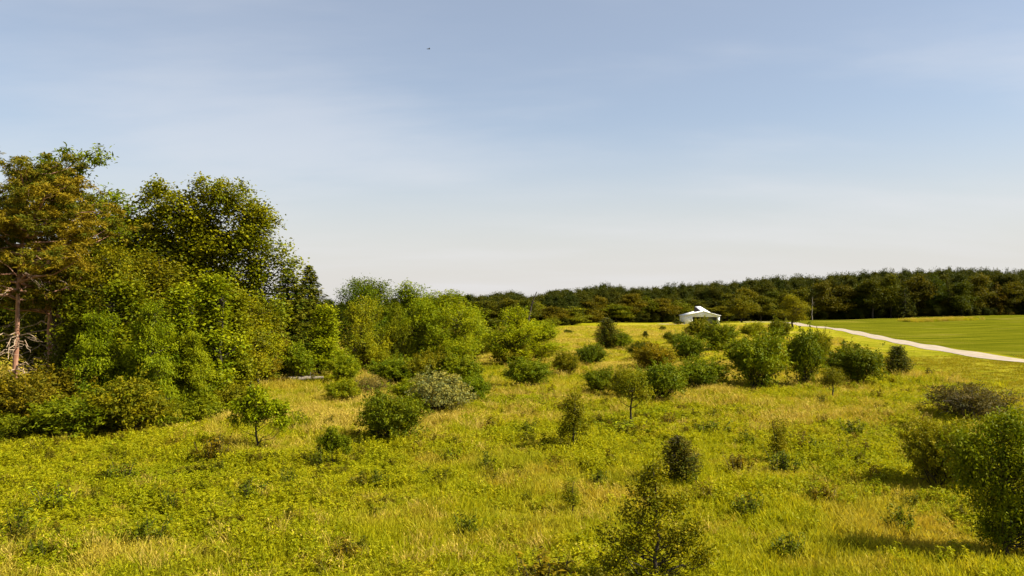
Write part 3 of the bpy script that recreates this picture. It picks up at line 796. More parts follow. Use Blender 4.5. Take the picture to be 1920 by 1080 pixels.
# ---- shrubs along the foot of the left stand
SH = [
 (40, 812, 700, 150, DULL, 'dull olive shrub at the left edge under the orange trunk'),
 (150, 818, 738, 175, (.082, .100, .012), 'arching bright green shrub at the front of the left thicket'),
 (235, 812, 712, 140, OLIVE, 'twiggy olive shrub right of the arching bright shrub'),
 (300, 797, 752, 100, (.085, .098, .012), 'low yellow-green shrub in front of the drooping locust'),
 (362, 786, 740, 100, (.092, .108, .012), 'low green shrub left of the small round tree'),
 (425, 772, 716, 110, OLIVE, 'olive shrub behind the small round tree'),
 (95, 800, 690, 170, DULL, 'dark tangled shrub beneath the dead pine limbs'),
 (15, 824, 770, 110, (.075, .088, .012), 'low green shrub at the very left edge of the grass'),
 (648, 716, 662, 62, (.12, .145, .012), 'small bright shrub right of the fallen log'),
 (640, 752, 712, 66, (.12, .135, .012), 'low loose shrub in the grass below the fallen log'),
 (745, 722, 672, 108, GREEN, 'spreading green shrub in front of the willow thicket'),
 (802, 722, 660, 80, OLIVE, 'olive shrub directly behind the grey-green rounded shrub'),
 (858, 722, 664, 90, (.10, .12, .011), 'green shrub below the right end of the willow thicket'),
 (888, 752, 700, 62, (.085, .115, .010), 'dark green shrub touching the right of the grey-green shrub'),
 (770, 752, 712, 70, (.12, .14, .012), 'low bright shrub left of the grey-green shrub'),
 (732, 826, 736, 118, (.072, .088, .010), 'dark leaning shrub standing alone in the grass left of centre'),
 (768, 778, 742, 70, (.115, .135, .012), 'pale green shrub just behind the dark leaning shrub'),
 (990, 726, 672, 92, (.085, .108, .011), 'dark rounded shrub below the upright yellow-green tree'),
 (1062, 704, 660, 48, OLIVE, 'small thin shrub between the dark rounded shrub and the hill'),
 (1107, 686, 645, 62, (.058, .078, .011), 'dark spiky shrub alone on the grassy hillside'),
 (1165, 652, 622, 46, GREEN, 'small green shrub against the hillside cedar'),
 (1125, 735, 690, 62, (.085, .105, .010), 'low spiky shrub at the left end of the central clump'),
 (1238, 750, 682, 96, (.075, .098, .010), 'full green shrub in the middle of the central clump'),
 (1312, 728, 672, 96, (.075, .10, .010), 'spreading shrub at the right end of the central clump'),
 (1172, 742, 692, 62, OLIVE, 'olive shrub behind the forked little tree'),
 (1228, 694, 645, 80, RUST, 'rusty yellow shrub above the central clump'),
 (1202, 672, 640, 48, (.06, .064, .011), 'dark small shrub left of the rusty yellow shrub'),
 (1291, 678, 626, 62, (.068, .092, .010), 'round dark green shrub right of the rusty yellow shrub'),
 (1312, 640, 597, 54, (.095, .095, .012), 'olive shrub in front of the barn opening'),
 (1350, 655, 604, 70, (.082, .10, .011), 'green shrub right in front of the barn'),
 (1275, 652, 626, 44, (.08, .09, .012), 'small olive shrub down left of the barn'),
 (1412, 634, 605, 52, YELLOW, 'yellow-green shrub right of the barn'),
 (1345, 656, 634, 42, (.085, .095, .011), 'low shrub between the barn and the big central bush'),
 (1420, 726, 622, 118, (.098, .120, .011), 'biggest bushy green shrub right of centre'),
 (1508, 722, 620, 72, (.070, .090, .010), 'tall darker shrub against the right of the biggest bush'),
 (1538, 680, 620, 38, (.10, .105, .012), 'thin olive shrub near the bend of the gravel road'),
 (1459, 642, 598, 42, (.075, .085, .012), 'dark shrub below the lone round tree by the road'),
 (1608, 720, 646, 104, (.062, .078, .010), 'dark dense shrub left of the small cedar by the mown strip'),
 (1572, 700, 662, 46, DULL, 'dull shrub leaning from the left of the dense dark shrub'),
 (1065, 628, 618, 18, (.05, .06, .01), 'tiny dark bush far up the grassy hill'),
 (1253, 640, 622, 20, (.07, .08, .012), 'tiny bush alone on the hill left of the barn'),
 (1243, 622, 611, 13, (.06, .07, .012), 'smallest bush on the hilltop left of the barn'),
 (1272, 609, 602, 20, (.03, .035, .01), 'low dark bush at the left corner of the barn'),
 (1032, 618, 596, 40, (.09, .10, .012), 'pale shrub at the foot of the middle wood'),
 (1060, 688, 668, 44, (.105, .115, .012), 'sparse small shrub low on the grassy hillside'),
]
for q, (px, by, ty, w, col, lab) in enumerate(SH):
    if by > 790:
        rzz = q * 1.7
    else:
        rzz = q * 2.1
    place('shrub', q % 4, px, base=by, top=ty, w=w, col=col, label=lab, cat='shrub', name='shrub', rz=rzz)
place('greyshrub', 0, 822, base=772, top=700, w=108, col=GREY, label='rounded grey-green shrub beside the willow thicket', cat='shrub', name='shrub')
place('brush', 0, 1818, base=782, top=722, w=128, col=(.058, .050, .030), label='grey twiggy half-bare shrub at the edge of the mown strip', cat='shrub', name='shrub')
place('brush', 0, 700, base=740, top=705, w=60, col=(.12, .10, .05), label='small twiggy shrub in the grass left of the thicket', cat='shrub', name='shrub', rz=2)
place('cedar', 0, 1138, base=652, top=598, w=46, col=CED, label='dark cone-shaped cedar on the grassy hillside', name='cedar_tree')
place('cedar', 1, 1210, base=634, top=621, w=11, col=CED, label='tiny pointed cedar far up the hillside', name='cedar_tree')
place('cedar', 1, 1683, base=703, top=650, w=44, col=CED, label='small dark cedar next to the mown strip', name='cedar_tree')
place('cedar', 0, 1273, base=898, top=820, w=74, col=(.034, .040, .008), label='dark cedar right behind the foreground sapling', name='cedar_tree', rz=1)
place('sapling', 0, 1074, base=840, top=735, w=58, col=(.088, .088, .012), label='slender dark sapling standing alone at the centre of the meadow', name='sapling')
place('sapling', 1, 1182, base=797, top=690, w=70, col=(.105, .11, .013), label='little tree with a visible forked trunk before the central clump', name='sapling')
place('sapling', 2, 483, base=836, top=728, w=108, col=(.115, .145, .011), label='small round bright tree in the grass before the left stand', name='sapling')
place('sapling', 2, 624, base=866, top=803, w=62, col=(.070, .092, .010), label='sparse little sapling in the grass left of the dark shrub', name='sapling')
place('sapling', 3, 1461, base=862, top=785, w=40, col=(.10, .095, .012), label='thin wispy sapling in the right half of the meadow', name='sapling', rz=1)
place('sapling', 1, 1562, base=747, top=690, w=50, col=(.085, .085, .012), label='little umbrella-shaped tree before the dense dark shrub', name='sapling', rz=2)
place('mid', 1, 1490, base=614, top=554, w=54, col=(.12, .115, .014), label='lone round olive tree by the far bend of the road', name='small_tree', rz=1)
place('sapling', 3, 1072, base=950, top=895, w=36, col=(.10, .11, .012), label='small sapling in tall weeds left of the foreground sapling', name='sapling', rz=3)
place('foreground', 0, 1228, base=1112, top=868, w=200, col=(.098, .096, .012), label='tall leafy sapling in the foreground cut by the bottom edge', name='sapling')
place('nearshrub', 0, 1893, base=1034, top=778, w=205, col=(.092, .112, .010), label='large dense shrub at the right edge casting a dark shadow', cat='shrub', name='shrub')
place('nearshrub', 1, 1768, base=912, top=788, w=118, col=(.110, .108, .013), label='thinner yellow-green shrub left of the large right-edge shrub', cat='shrub', name='shrub', rz=1)

# ---- darker weed clumps standing out of the grass
WD = [(1325, 812, 790, 74, 'dark flat weed clump right of the slender sapling'), (1401, 830, 812, 40, 'small dark weed clump in the right meadow'),
      (1252, 795, 772, 26, 'brown upright weed clump right of the forked tree'), (1470, 880, 845, 60, 'weed clump at the foot of the wispy sapling'),
      (1405, 960, 925, 66, 'dark weed clump right of the foreground sapling'), (915, 876, 845, 30, 'small dark weed clump at the middle of the meadow'),
      (460, 940, 905, 66, 'dark weed clump in the left foreground meadow'), (316, 948, 918, 36, 'small forked weed left in the foreground meadow'),
      (32, 1008, 955, 70, 'dark weed clump at the lower left edge'), (72, 1040, 1010, 50, 'low weed clump next to the lower left edge'),
      (600, 870, 838, 34, 'very dark weed tuft left of the sparse little sapling'), (840, 862, 838, 40, 'pale weed tuft left of the middle of the meadow'),
      (1530, 848, 822, 44, 'weed clump right of the wispy sapling'), (1545, 938, 908, 56, 'brownish weed clump before the thinner right shrub'),
      (115, 950, 905, 80, 'bright leafy weed clump in the left meadow'), (400, 860, 815, 60, 'reddish weed clump left of the small round tree'),
      (1020, 1092, 1040, 130, 'brownish leafy weed clump at the bottom edge'), (220, 905, 868, 60, 'leafy weed clump below the left thicket'),
      (1385, 880, 850, 46, 'thin brown weed clump in the right meadow'), (1180, 806, 788, 110, 'leafy weed row at the foot of the forked tree')]
WD += [(1290, 905, 880, 40, 'small dark weed clump at the foot of the foreground cedar'), (1600, 812, 790, 46, 'dark weed clump in the meadow left of the twiggy shrub'),
       (705, 905, 880, 44, 'weed clump in the grass below the dark leaning shrub'), (545, 905, 878, 34, 'small weed clump below the small round tree'),
       (1120, 905, 880, 30, 'small weed clump below the slender sapling'), (1690, 985, 950, 60, 'weed clump at the tip of the dark shadow on the right'),
       (270, 1010, 970, 70, 'broad leafy weed clump in the left foreground'), (880, 1000, 965, 50, 'thin weed clump in the middle foreground'),
       (1480, 1040, 1000, 70, 'dark weed clump at the right foreground'), (650, 1040, 1005, 46, 'brown weed tuft in the foreground left of centre'),
       (985, 812, 790, 36, 'weed clump left of the slender sapling'), (560, 800, 770, 46, 'pale weed tuft right of the small round tree')]
for q, (px, by, ty, w, lab) in enumerate(WD):
    col = (.098, .076, .02) if 'brown' in lab or 'redd' in lab else ((.12, .14, .012) if 'pale' in lab or 'bright' in lab or 'row' in lab else (.055, .07, .010))
    place('weed', q % 3, px, base=by, top=ty, w=w, col=col, label=lab, cat='weeds', name='weed_clump', rz=q * 1.3)

# ------------------------------------------------------------------ woods
SKX = [-200, 560, 700, 830, 900, 960, 1000, 1040, 1100, 1135, 1170, 1200, 1260, 1300, 1400, 1450, 1530, 1600, 1680, 1750, 1920, 2300]
SKY_ = [562, 566, 562, 558, 556, 552, 557, 550, 545, 538, 543, 546, 538, 537, 530, 525, 521, 517, 512, 510, 512, 514]
FRX = [-200, 560, 830, 1000, 1060, 1110, 1250, 1300, 1540, 1920, 2300]
FRY = [330, 330, 320, 318, 318, 372, 382, 405, 405, 402, 402]
def skyline(px): return float(np.interp(px, SKX, SKY_))
def frontline(px): return float(np.interp(px, FRX, FRY))
rw = np.random.default_rng(77)
ORD = ['first', 'second', 'third', 'fourth', 'fifth', 'sixth', 'seventh', 'eighth', 'ninth', 'tenth', 'eleventh', 'twelfth', 'thirteenth', 'fourteenth', 'fifteenth', 'sixteenth', 'seventeenth', 'eighteenth', 'nineteenth', 'twentieth']
def wood_tree(px, depth, top, w, col, label, group, kind=('wood', 0), rz=0.0):
    return place(*kind, px, depth=depth, top=top, w=w, col=col, label=label, name='woodland_tree', rz=rz, group=group)
# right wood, front row, told apart by counting from the pale dead trunk at 1522
px, k = 1545.0, 0
while px < 1990:
    w = rw.uniform(30, 42)
    dark = rw.uniform(.75, 1.25)
    base = [(0.038, 0.046, 0.010), (0.046, 0.050, 0.011), (0.032, 0.044, 0.010), (0.054, 0.050, 0.012)][int(rw.integers(4))]
    kind = ('woodcon', 0) if k in (5, 8, 11) else ('wood', int(rw.integers(6)))
    wood_tree(px, frontline(px) + rw.uniform(-4, 5), skyline(px) + rw.uniform(4, 22), w * 1.35, tuple(c * dark for c in base),
              f'{ORD[k]} dark tree to the right of the pale dead trunk along the right wood edge', 'trees along the dark right wood edge', kind, rw.uniform(0, 6.28))
    px += w * .82; k += 1
px, k = 1505.0, 0
while px > 1355:
    w = rw.uniform(28, 40)
    base = [(0.056, 0.058, 0.011), (0.072, 0.066, 0.012), (0.044, 0.054, 0.011)][int(rw.integers(3))]
    wood_tree(px, frontline(px) + rw.uniform(-14, 4), skyline(px) + rw.uniform(10, 34), w * 1.35, base,
              f'{ORD[k]} wood edge tree to the left of the pale dead trunk', 'trees behind the barn and road bend', ('wood', int(rw.integers(6))), rw.uniform(0, 6.28))
    px -= w * .8; k += 1
px, k = 1272.0, 0
while px > 1000:
    w = rw.uniform(30, 46)
    base = [(0.074, 0.084, 0.011), (0.060, 0.070, 0.011), (0.088, 0.094, 0.012), (0.070, 0.060, 0.014)][int(rw.integers(4))]
    wood_tree(px, frontline(px) + rw.uniform(-6, 4), skyline(px) + rw.uniform(6, 34), w * 1.4, base,
              f'{ORD[k]} tree of the middle wood counted leftward from the barn', 'trees of the middle wood left of the barn', ('wood', int(rw.integers(6))), rw.uniform(0, 6.28))
    px -= w * .75; k += 1
px, k = 985.0, 0
while px > 800:
    w = rw.uniform(34, 44)
    base = [(0.050, 0.052, 0.012), (0.062, 0.060, 0.013), (0.044, 0.050, 0.012)][int(rw.integers(3))]
    wood_tree(px, 300 + rw.uniform(-8, 8), skyline(px) + rw.uniform(2, 12), w * 1.4, base,
              f'{ORD[k]} dark far tree counted leftward from the leaning dead pole', 'dark far trees behind the willow thicket', ('wood', int(rw.integers(6))), rw.uniform(0, 6.28))
    px -= w * .8; k += 1
wood_tree(1300, 398, 560, 48, (.045, .05, .011), 'dark tree standing directly behind the barn roof', 'trees behind the barn and road bend', ('wood', 3), 1.0)
wood_tree(1350, 388, 575, 40, (.085, .08, .014), 'olive tree at the right wall of the barn', 'trees behind the barn and road bend', ('wood', 2), 2.0)
wood_tree(1392, 372, 555, 58, (.072, .070, .012), 'olive tree between the barn and the lone round tree', 'trees behind the barn and road bend', ('wood', 4), 3.0)

# pale dead trunk and leaning dead pole
def snag(px, depth, top, lean, r, label, mat, limbs):
    rg = np.random.default_rng(int(px))
    x = (px - 960) / F * depth
    g = np.array([x, depth, float(ground(x, depth))])
    H = at_depth(px, top, depth)[2] - g[2]
    t = thing('dead_tree', label, 'dead tree', g)
    m = MB(); q = np.linspace(0, 1, 8)
    P = np.column_stack([lean * H * q ** 2 + rg.normal(0, .08, 8), rg.normal(0, .08, 8), -.3 + (H + .3) * q])
    m.tube(P, r * (1.1 - .75 * q), 7)
    obj('trunk', m.mesh('trunk', mat, True), t)
    m = MB()
    for k in range(limbs):
        u = rg.uniform(.55, .98); s = np.array([np.interp(u, q, P[:, c]) for c in range(3)])
        branch(m, s, s + norm(rg.normal(size=3) + np.array([0, 0, .8])) * rg.uniform(1, 2.6), .11, .03, rg, k=4, n=5, wob=.08)
    obj('limbs', m.mesh('limbs', mat, True), t)
snag(1522, 398, 558, .02, .27, 'pale dead trunk standing in the dark right wood edge', M_SNAG, 5)
snag(990, 288, 547, .24, .42, 'dark leaning dead pole above the middle treeline', M_BARK, 6)

# --- instanced stuff: helper
SRC = bpy.data.collections.new('plant_sources')
def scatter(name, label, pts, rot, scl, idx, sources, colname):
    """one object whose points carry copies of the source meshes"""
    col = bpy.data.collections.new(colname)
    for k, (me, c) in enumerate(sources):
        so_ = bpy.data.objects.new(f'{colname}_{k:02d}', me)
        if c is not None: so_.color = (*c, 1)
        col.objects.link(so_)
    me = bpy.data.meshes.new(name)
    me.vertices.add(len(pts)); me.vertices.foreach_set('co', np.asarray(pts, np.float32).ravel())
    a = me.attributes.new('rot', 'FLOAT_VECTOR', 'POINT'); a.data.foreach_set('vector', np.asarray(rot, np.float32).ravel())
    a = me.attributes.new('scl', 'FLOAT_VECTOR', 'POINT'); a.data.foreach_set('vector', np.asarray(scl, np.float32).ravel())
    a = me.attributes.new('idx', 'INT', 'POINT'); a.data.foreach_set('value', np.asarray(idx, np.int32))
    o = obj(name, me); o['kind'] = 'stuff'; o['label'] = label
    ng = bpy.data.node_groups.new(name, 'GeometryNodeTree')
    ng.interface.new_socket('Geometry', in_out='INPUT', socket_type='NodeSocketGeometry')
    ng.interface.new_socket('Geometry', in_out='OUTPUT', socket_type='NodeSocketGeometry')
    N = ng.nodes; Lk = ng.links
    gi = N.new('NodeGroupInput'); go = N.new('NodeGroupOutput')
    ip = N.new('GeometryNodeInstanceOnPoints'); ci = N.new('GeometryNodeCollectionInfo')
    ci.inputs['Collection'].default_value = col
    ci.inputs['Separate Children'].default_value = True
    ci.inputs['Reset Children'].default_value = True
    def named(nm, ty):
        n = N.new('GeometryNodeInputNamedAttribute'); n.data_type = ty; n.inputs['Name'].default_value = nm
        return n.outputs['Attribute']
    Lk.new(gi.outputs[0], ip.inputs['Points']); Lk.new(ci.outputs[0], ip.inputs['Instance'])
    ip.inputs['Pick Instance'].default_value = True
    Lk.new(named('idx', 'INT'), ip.inputs['Instance Index'])
    er = N.new('FunctionNodeEulerToRotation')
    Lk.new(named('rot', 'FLOAT_VECTOR'), er.inputs[0]); Lk.new(er.outputs[0], ip.inputs['Rotation'])
    Lk.new(named('scl', 'FLOAT_VECTOR'), ip.inputs['Scale'])
    Lk.new(ip.outputs[0], go.inputs[0])
    mod = o.modifiers.new('scatter', 'NODES'); mod.node_group = ng
    return o

# woodland mass behind the counted edge trees
M_WOODLEAF = foliage_material('woodland_leaves', base=((0.032, 0.046, 0.004), (0.070, 0.074, 0.006)))
pts, rot, scl, idx = [], [], [], []
srcs = []
for k in range(6):
    me = PR['wood', k]['fol'].copy(); me.materials.clear(); me.materials.append(M_WOODLEAF)
    srcs.append((me, None))
for px in np.arange(-260, 2320, 9.0):
    f0 = frontline(px)
    for row, dd in enumerate([14, 26, 40, 58, 80, 106]):
        if row > 2 and rw.uniform() < .35: continue
        if px < 800 and row > 1: continue
        d = f0 + dd + rw.uniform(-5, 5)
        p_ = px + rw.uniform(-6, 6)
        x = (p_ - 960) / F * d; z = float(ground(x, d))
        top = skyline(p_) + rw.uniform(-4, 11) - row * .3 + (5 if row == 0 else 0)
        H = at_depth(p_, top, d)[2] - z
        if H < 3: continue
        k = int(rw.integers(6)); s = H / PR['wood', k]['H']; wv = np.clip(s, .62, 1.0) * rw.uniform(.75, 1.1)
        pts.append((x, d, z)); rot.append((0, 0, rw.uniform(0, 6.28))); scl.append((wv, wv, s)); idx.append(k)
for px in np.arange(780, 2320, 4.0):
    for row in range(2):
        d = frontline(px) + rw.uniform(-4, 10); p_ = px + rw.uniform(-3, 3)
        x = (p_ - 960) / F * d
        if d > 395 and row == 0 and px > 1290: d += 3
        k = int(rw.integers(6)); s = rw.uniform(.16, .34); wv = s * rw.uniform(1.0, 1.6)
        pts.append((x, d, float(ground(x, d)) - .3)); rot.append((0, 0, rw.uniform(0, 6.28))); scl.append((wv, wv, s)); idx.append(k)
scatter('woodland', 'dense dark wood closing the far side of the field', pts, rot, scl, idx, srcs, 'woodland_source')

# ------------------------------------------------------------------ grass and weeds
M_GRASS = foliage_material('meadow_grass', base=((0.245, 0.262, 0.006), (0.340, 0.325, 0.010)), trans=0.42, yellow=(1.22, 1.12, 0.9), dark=(0.72, 0.78, 0.7), rough=.6, drift=[((0.40, 0.305, 0.050), 0.085, 0.44, 0.62, 0.8), ((0.20, 0.215, 0.006), 0.16, 0.52, 0.66, 0.75), ((0.33, 0.24, 0.03), 0.45, 0.54, 0.72, 0.7)])
M_TAN = foliage_material('dry_grass', base=((0.36, 0.285, 0.040), (0.42, 0.335, 0.075)), trans=0.3, yellow=(1.2, 1.1, 1.0), dark=(0.75, 0.75, 0.7), rough=.7)
M_FORB = foliage_material('leafy_weeds', base=((0.235, 0.240, 0.005), (0.330, 0.315, 0.008)), trans=0.40, yellow=(1.25, 1.15, 0.8), dark=(0.64, 0.72, 0.6), drift=[((0.20, 0.235, 0.006), 0.10, 0.5, 0.66, 0.6), ((0.34, 0.28, 0.02), 0.3, 0.55, 0.72, 0.6)])
M_SHORT = foliage_material('mown_grass', base=((0.185, 0.175, 0.006), (0.270, 0.225, 0.014)), trans=0.35, yellow=(1.25, 1.1, 0.9), dark=(0.75, 0.8, 0.7))
def tuft(seed, n, H, R, wd, mat, heads=0, lean=.35):
    rg = np.random.default_rng(seed); m = MB()
    a = rg.uniform(0, 6.28, n); r = R * np.sqrt(rg.uniform(0, 1, n))
    b0 = np.column_stack([np.cos(a) * r, np.sin(a) * r, np.full(n, -.04)])
    h = H * rg.uniform(.55, 1.1, n)
    dv = rg.normal(0, lean, (n, 2)) * h[:, None]
    tip = b0 + np.column_stack([dv, h])
    mid = b0 + np.column_stack([dv * .35, h * .6])
    sd = norm(np.column_stack([rg.normal(size=(n, 2)), np.zeros(n)])) * wd / 2
    v = np.stack([b0 - sd * .8, mid - sd, tip, mid + sd], 1)
    tn = rg.uniform(0, 1, n)
    m.add(v.reshape(-1, 3), np.arange(n * 4).reshape(n, 4), tn)
    if heads:
        k = rg.choice(n, heads, replace=False)
        leaf_quads(m, tip[k], .11, .032, rg, A=np.tile([[0, 0, 3.]], (heads, 1)), up=0, droop=0, tone=np.full(heads, .95))
    return m.mesh('tuft', mat)
def forb(seed, nst, H, R, nl, leaf, asp, mat):
    rg = np.random.default_rng(seed); m = MB()
    for k in range(nst):
        a = rg.uniform(0, 6.28); r = R * math.sqrt(rg.uniform()); h = H * rg.uniform(.6, 1.1)
        b0 = np.array([math.cos(a) * r, math.sin(a) * r, 0]); tp = b0 + np.array([rg.normal(0, .1), rg.normal(0, .1), h])
        u = rg.uniform(.3, 1.02, nl); ang = rg.uniform(0, 6.28, nl)
        dv = np.column_stack([np.cos(ang), np.sin(ang), rg.uniform(-.1, .7, nl)])
        P = b0 + (tp - b0) * u[:, None] + dv * leaf * .45
        leaf_quads(m, P, leaf, leaf * asp, rg, A=dv * 3, up=1.3, droop=.2, tone=np.full(nl, np.clip(rg.normal(.55, .2), 0, 1)))
        m.tube(np.array([b0, tp]), np.array([.008, .004]), 3)
    return m.mesh('forb', mat)
M_DARKFORB = foliage_material('dark_weeds', base=((0.085, 0.095, 0.005), (0.150, 0.120, 0.012)), trans=0.25)
meadow_src = [(tuft(400 + k, 54, .62, .42, .030, M_GRASS, 4), None) for k in range(4)] + \
             [(tuft(410 + k, 46, .78, .40, .026, M_TAN, 14), None) for k in range(2)] + \
             [(forb(420 + k, 9, .62, .36, 20, .12, .36, M_FORB), None) for k in range(4)] + \
             [(forb(440 + k, 10, .85, .30, 20, .13, .40, M_DARKFORB), None) for k in range(2)] + \
             [(tuft(430 + k, 46, .13, .42, .030, M_SHORT, 0, .6), None) for k in range(2)]
rgm = np.random.default_rng(900)
def vnoise(x, y, s, seed):
    """smooth value noise"""
    rg = np.random.default_rng(seed); T = rg.uniform(0, 1, (64, 64))
    u = x / s; v = y / s
    i = np.floor(u).astype(int); j = np.floor(v).astype(int); fu = u - i; fv = v - j
    fu = fu * fu * (3 - 2 * fu); fv = fv * fv * (3 - 2 * fv)
    g_ = lambda a, b_: T[a % 64, b_ % 64]
    return (g_(i, j) * (1 - fu) + g_(i + 1, j) * fu) * (1 - fv) + (g_(i, j + 1) * (1 - fu) + g_(i + 1, j + 1) * fu) * fv
# candidate points: density falls with distance, clumps grow with distance
bands = [(13, 30, 9.5, 1.0), (30, 45, 7.0, 1.05), (45, 70, 4.2, 1.25), (70, 110, 2.0, 1.6), (110, 170, .8, 2.1), (170, 300, .22, 3.0)]
PX, PY, PS = [], [], []
for (d0, d1, den, s) in bands:
    half = .74
    area = half * (d1 * d1 - d0 * d0) + 10 * (d1 - d0)
    n = int(area * den)
    yy = np.sqrt(rgm.uniform(d0 * d0, d1 * d1, n)); xx = rgm.uniform(-1, 1, n) * (half * yy + 5)
    PX.append(xx); PY.append(yy); PS.append(np.full(n, s))
PX = np.concatenate(PX); PY = np.concatenate(PY); PS = np.concatenate(PS)
edge = PX - (17 + .315 * PY) + (vnoise(PX, PY, 9, 1) - .5) * 7
mown = edge > rgm.normal(0, 1.2, len(PX))
keep = ~(mown & (PY > 120)) & ~((PY > 200) & (edge > -15))
# nothing grows on the road
rp = catmull(road_pts, 10)
near_road = np.array([False] * len(PX))
cand = np.where(mown)[0]
if len(cand):
    dmin = np.min(np.hypot(PX[cand][:, None] - rp[None, :, 0], PY[cand][:, None] - rp[None, :, 1]), 1)
    near_road[cand] = dmin < 4.2
keep &= ~near_road
# bare soil spots left between clumps further out, on the hillside
PX, PY, PS, mown = PX[keep], PY[keep], PS[keep], mown[keep]
n = len(PX)
tan = vnoise(PX, PY, 13, 2) * .6 + vnoise(PX, PY, 4.5, 3) * .4
fb = vnoise(PX, PY, 11, 4) * .55 + vnoise(PX, PY, 3.6, 5) * .45
u = rgm.uniform(0, 1, n)
pt = np.clip((tan - .44) * 3.2, .06, .8) * (.12 + .88 * sm(36, 58, PY))
pf = np.clip((fb - .40) * 3.0, .05, .9) * sm(110, 55, PY) * 1.0
kind = np.where(u < pf, 2, np.where(rgm.uniform(0, 1, n) < pt, 1, 0))
idx = np.where(kind == 0, rgm.integers(0, 4, n), np.where(kind == 1, rgm.integers(4, 6, n), rgm.integers(6, 10, n)))
dk = (kind == 2) & (rgm.uniform(0, 1, n) < .02 + .10 * (vnoise(PX, PY, 1.7, 9) > .62))
idx = np.where(dk, rgm.integers(10, 12, n), idx)
idx = np.where(mown, rgm.integers(12, 14, n), idx)
hv = (.48 + .66 * vnoise(PX, PY, 2.6, 6)) * rgm.uniform(.75, 1.2, n)
hz = hv * np.where(PY > 100, .55, 1.0) * np.where(PY > 160, 1.3, 1)
hz = np.where(mown, rgm.uniform(.7, 1.3, n), hz)
sc_ = PS * rgm.uniform(.8, 1.2, n)
names_ = [('meadow_grass', 'tall yellow-green meadow grass covering the open ground', (kind == 0) & ~mown),
          ('dry_grass', 'tan dry seeding grass in patches through the meadow', (kind == 1) & ~mown),
          ('leafy_weeds', 'bright leafy weeds growing in drifts in the near meadow', (kind == 2) & ~mown),
          ('mown_grass', 'short mown grass stubble beside the gravel road', mown)]
PZ = ground(PX, PY)
offs = {'meadow_grass': (0, 4), 'dry_grass': (4, 6), 'leafy_weeds': (6, 12), 'mown_grass': (12, 14)}
for nm, lab, mk in names_:
    k = np.where(mk)[0]; a, e = offs[nm]
    m = len(k)
    scatter(nm, lab, np.column_stack([PX[k], PY[k], PZ[k]]),
            np.column_stack([rgm.normal(0, .06, m), rgm.normal(0, .06, m), rgm.uniform(0, 6.28, m)]),
            np.column_stack([sc_[k], sc_[k], hz[k] * np.sqrt(sc_[k])]), idx[k] - a, meadow_src[a:e], nm + '_source')

# unmown island of taller grass in the field
pts, rot, scl, idx = [], [], [], []
A_, B_ = on_ground(1700, 603.0), on_ground(1818, 600.0)
for k in range(900):
    u = rgm.uniform(); wd_ = rgm.normal(0, 3.2)
    p = A_ + (B_ - A_) * u
    x, y = p[0] + rgm.normal(0, 1), p[1] + wd_
    s = rgm.uniform(1.6, 2.6)
    pts.append((x, y, float(ground(x, y)))); rot.append((0, 0, rgm.uniform(0, 6.28))); scl.append((s, s, s * rgm.uniform(.7, 1.0))); idx.append(int(rgm.integers(0, 6)))
scatter('grass_strip', 'unmown strip of taller pale grass in the mown field', pts, rot, scl, idx, meadow_src[:6], 'grass_strip_source')

# ------------------------------------------------------------------ barn
bl_ = on_ground(1284.5, 607.6); D = bl_[1]
k_ = D / F
bx0 = bl_[0]; BW = 64 * k_
gz = bl_[2]
barn = thing('barn', 'white metal barn with low gable roof and open front bay', 'barn', (bx0, D, gz), math.radians(-4))
ew = 3.6; pk = 5.5; BD = 17.0; peakx = BW * .52
def bpart(name, fn, mat, parent=None):
    m = MB(); fn(m); return obj(name, m.mesh(name, mat), parent or barn)
op0, op1, oph = BW * .22, BW * .925, 3.05
# front gable wall around the opening, butted pieces
bpart('front_wall', lambda m: m.box((0, 0, -.3), (op0, .15, ew)), M_WALL)
bpart('front_wall', lambda m: m.box((op1, 0, -.3), (BW, .15, ew)), M_WALL)
bpart('door_header', lambda m: m.box((op0, 0.003, oph), (op1, .147, ew)), M_WALL)
def gable(m):
    v = np.array([(0, 0, ew), (BW, 0, ew), (peakx, 0, pk), (peakx, 0, pk)], float)
    v2 = v + np.array([0, .15, 0])
    m.add(np.vstack([v[:3], v2[:3]]), [(0, 1, 2, 2), (3, 5, 4, 4), (0, 2, 5, 3), (1, 4, 5, 2), (0, 3, 4, 1)])
bpart('gable', gable, M_WALL)
bpart('side_wall', lambda m: m.box((0, .15, -.3), (.15, BD, ew)), M_WALL)
bpart('side_wall', lambda m: m.box((BW - .15, .15, -.3), (BW, BD, ew)), M_WALL)
bpart('back_wall', lambda m: m.box((.15, BD - .15, -.3), (BW - .15, BD, ew)), M_DARKWOOD)
bpart('earth_floor', lambda m: m.box((.15, .15, -.3), (BW - .15, BD - .15, .03)), M_DARKWOOD)
ov = .45
def slope(m, xa, za, xb, zb, y0, y1, th=.12):
    m.slab([(xa, y0, za), (xb, y0, zb), (xb, y1, zb), (xa, y1, za)], th)
sl_l = (pk - ew) / peakx; sl_r = (pk - ew) / (BW - peakx)
r1 = bpart('roof', lambda m: slope(m, -ov, ew - ov * sl_l + .02, peakx, pk + .02, -.5, BD + .3), M_WHITE)
r2 = bpart('roof', lambda m: slope(m, peakx, pk + .02, BW + ov, ew - ov * sl_r + .02, -.5, BD + .3), M_WHITE)
# standing seams of the metal roof
for rr, (xa, za, xb, zb) in ((r1, (-ov, ew - ov * sl_l + .14, peakx, pk + .14)), (r2, (peakx, pk + .14, BW + ov, ew - ov * sl_r + .14))):
    sm_ = MB()
    slope(sm_, xa, za, xb, zb, 0, .06, .05)
    me = sm_.mesh('roof_seam', M_WHITE)
    for s in range(8):
        q = obj('roof_seam', me, rr); q.location.y = -.4 + s * 2.4
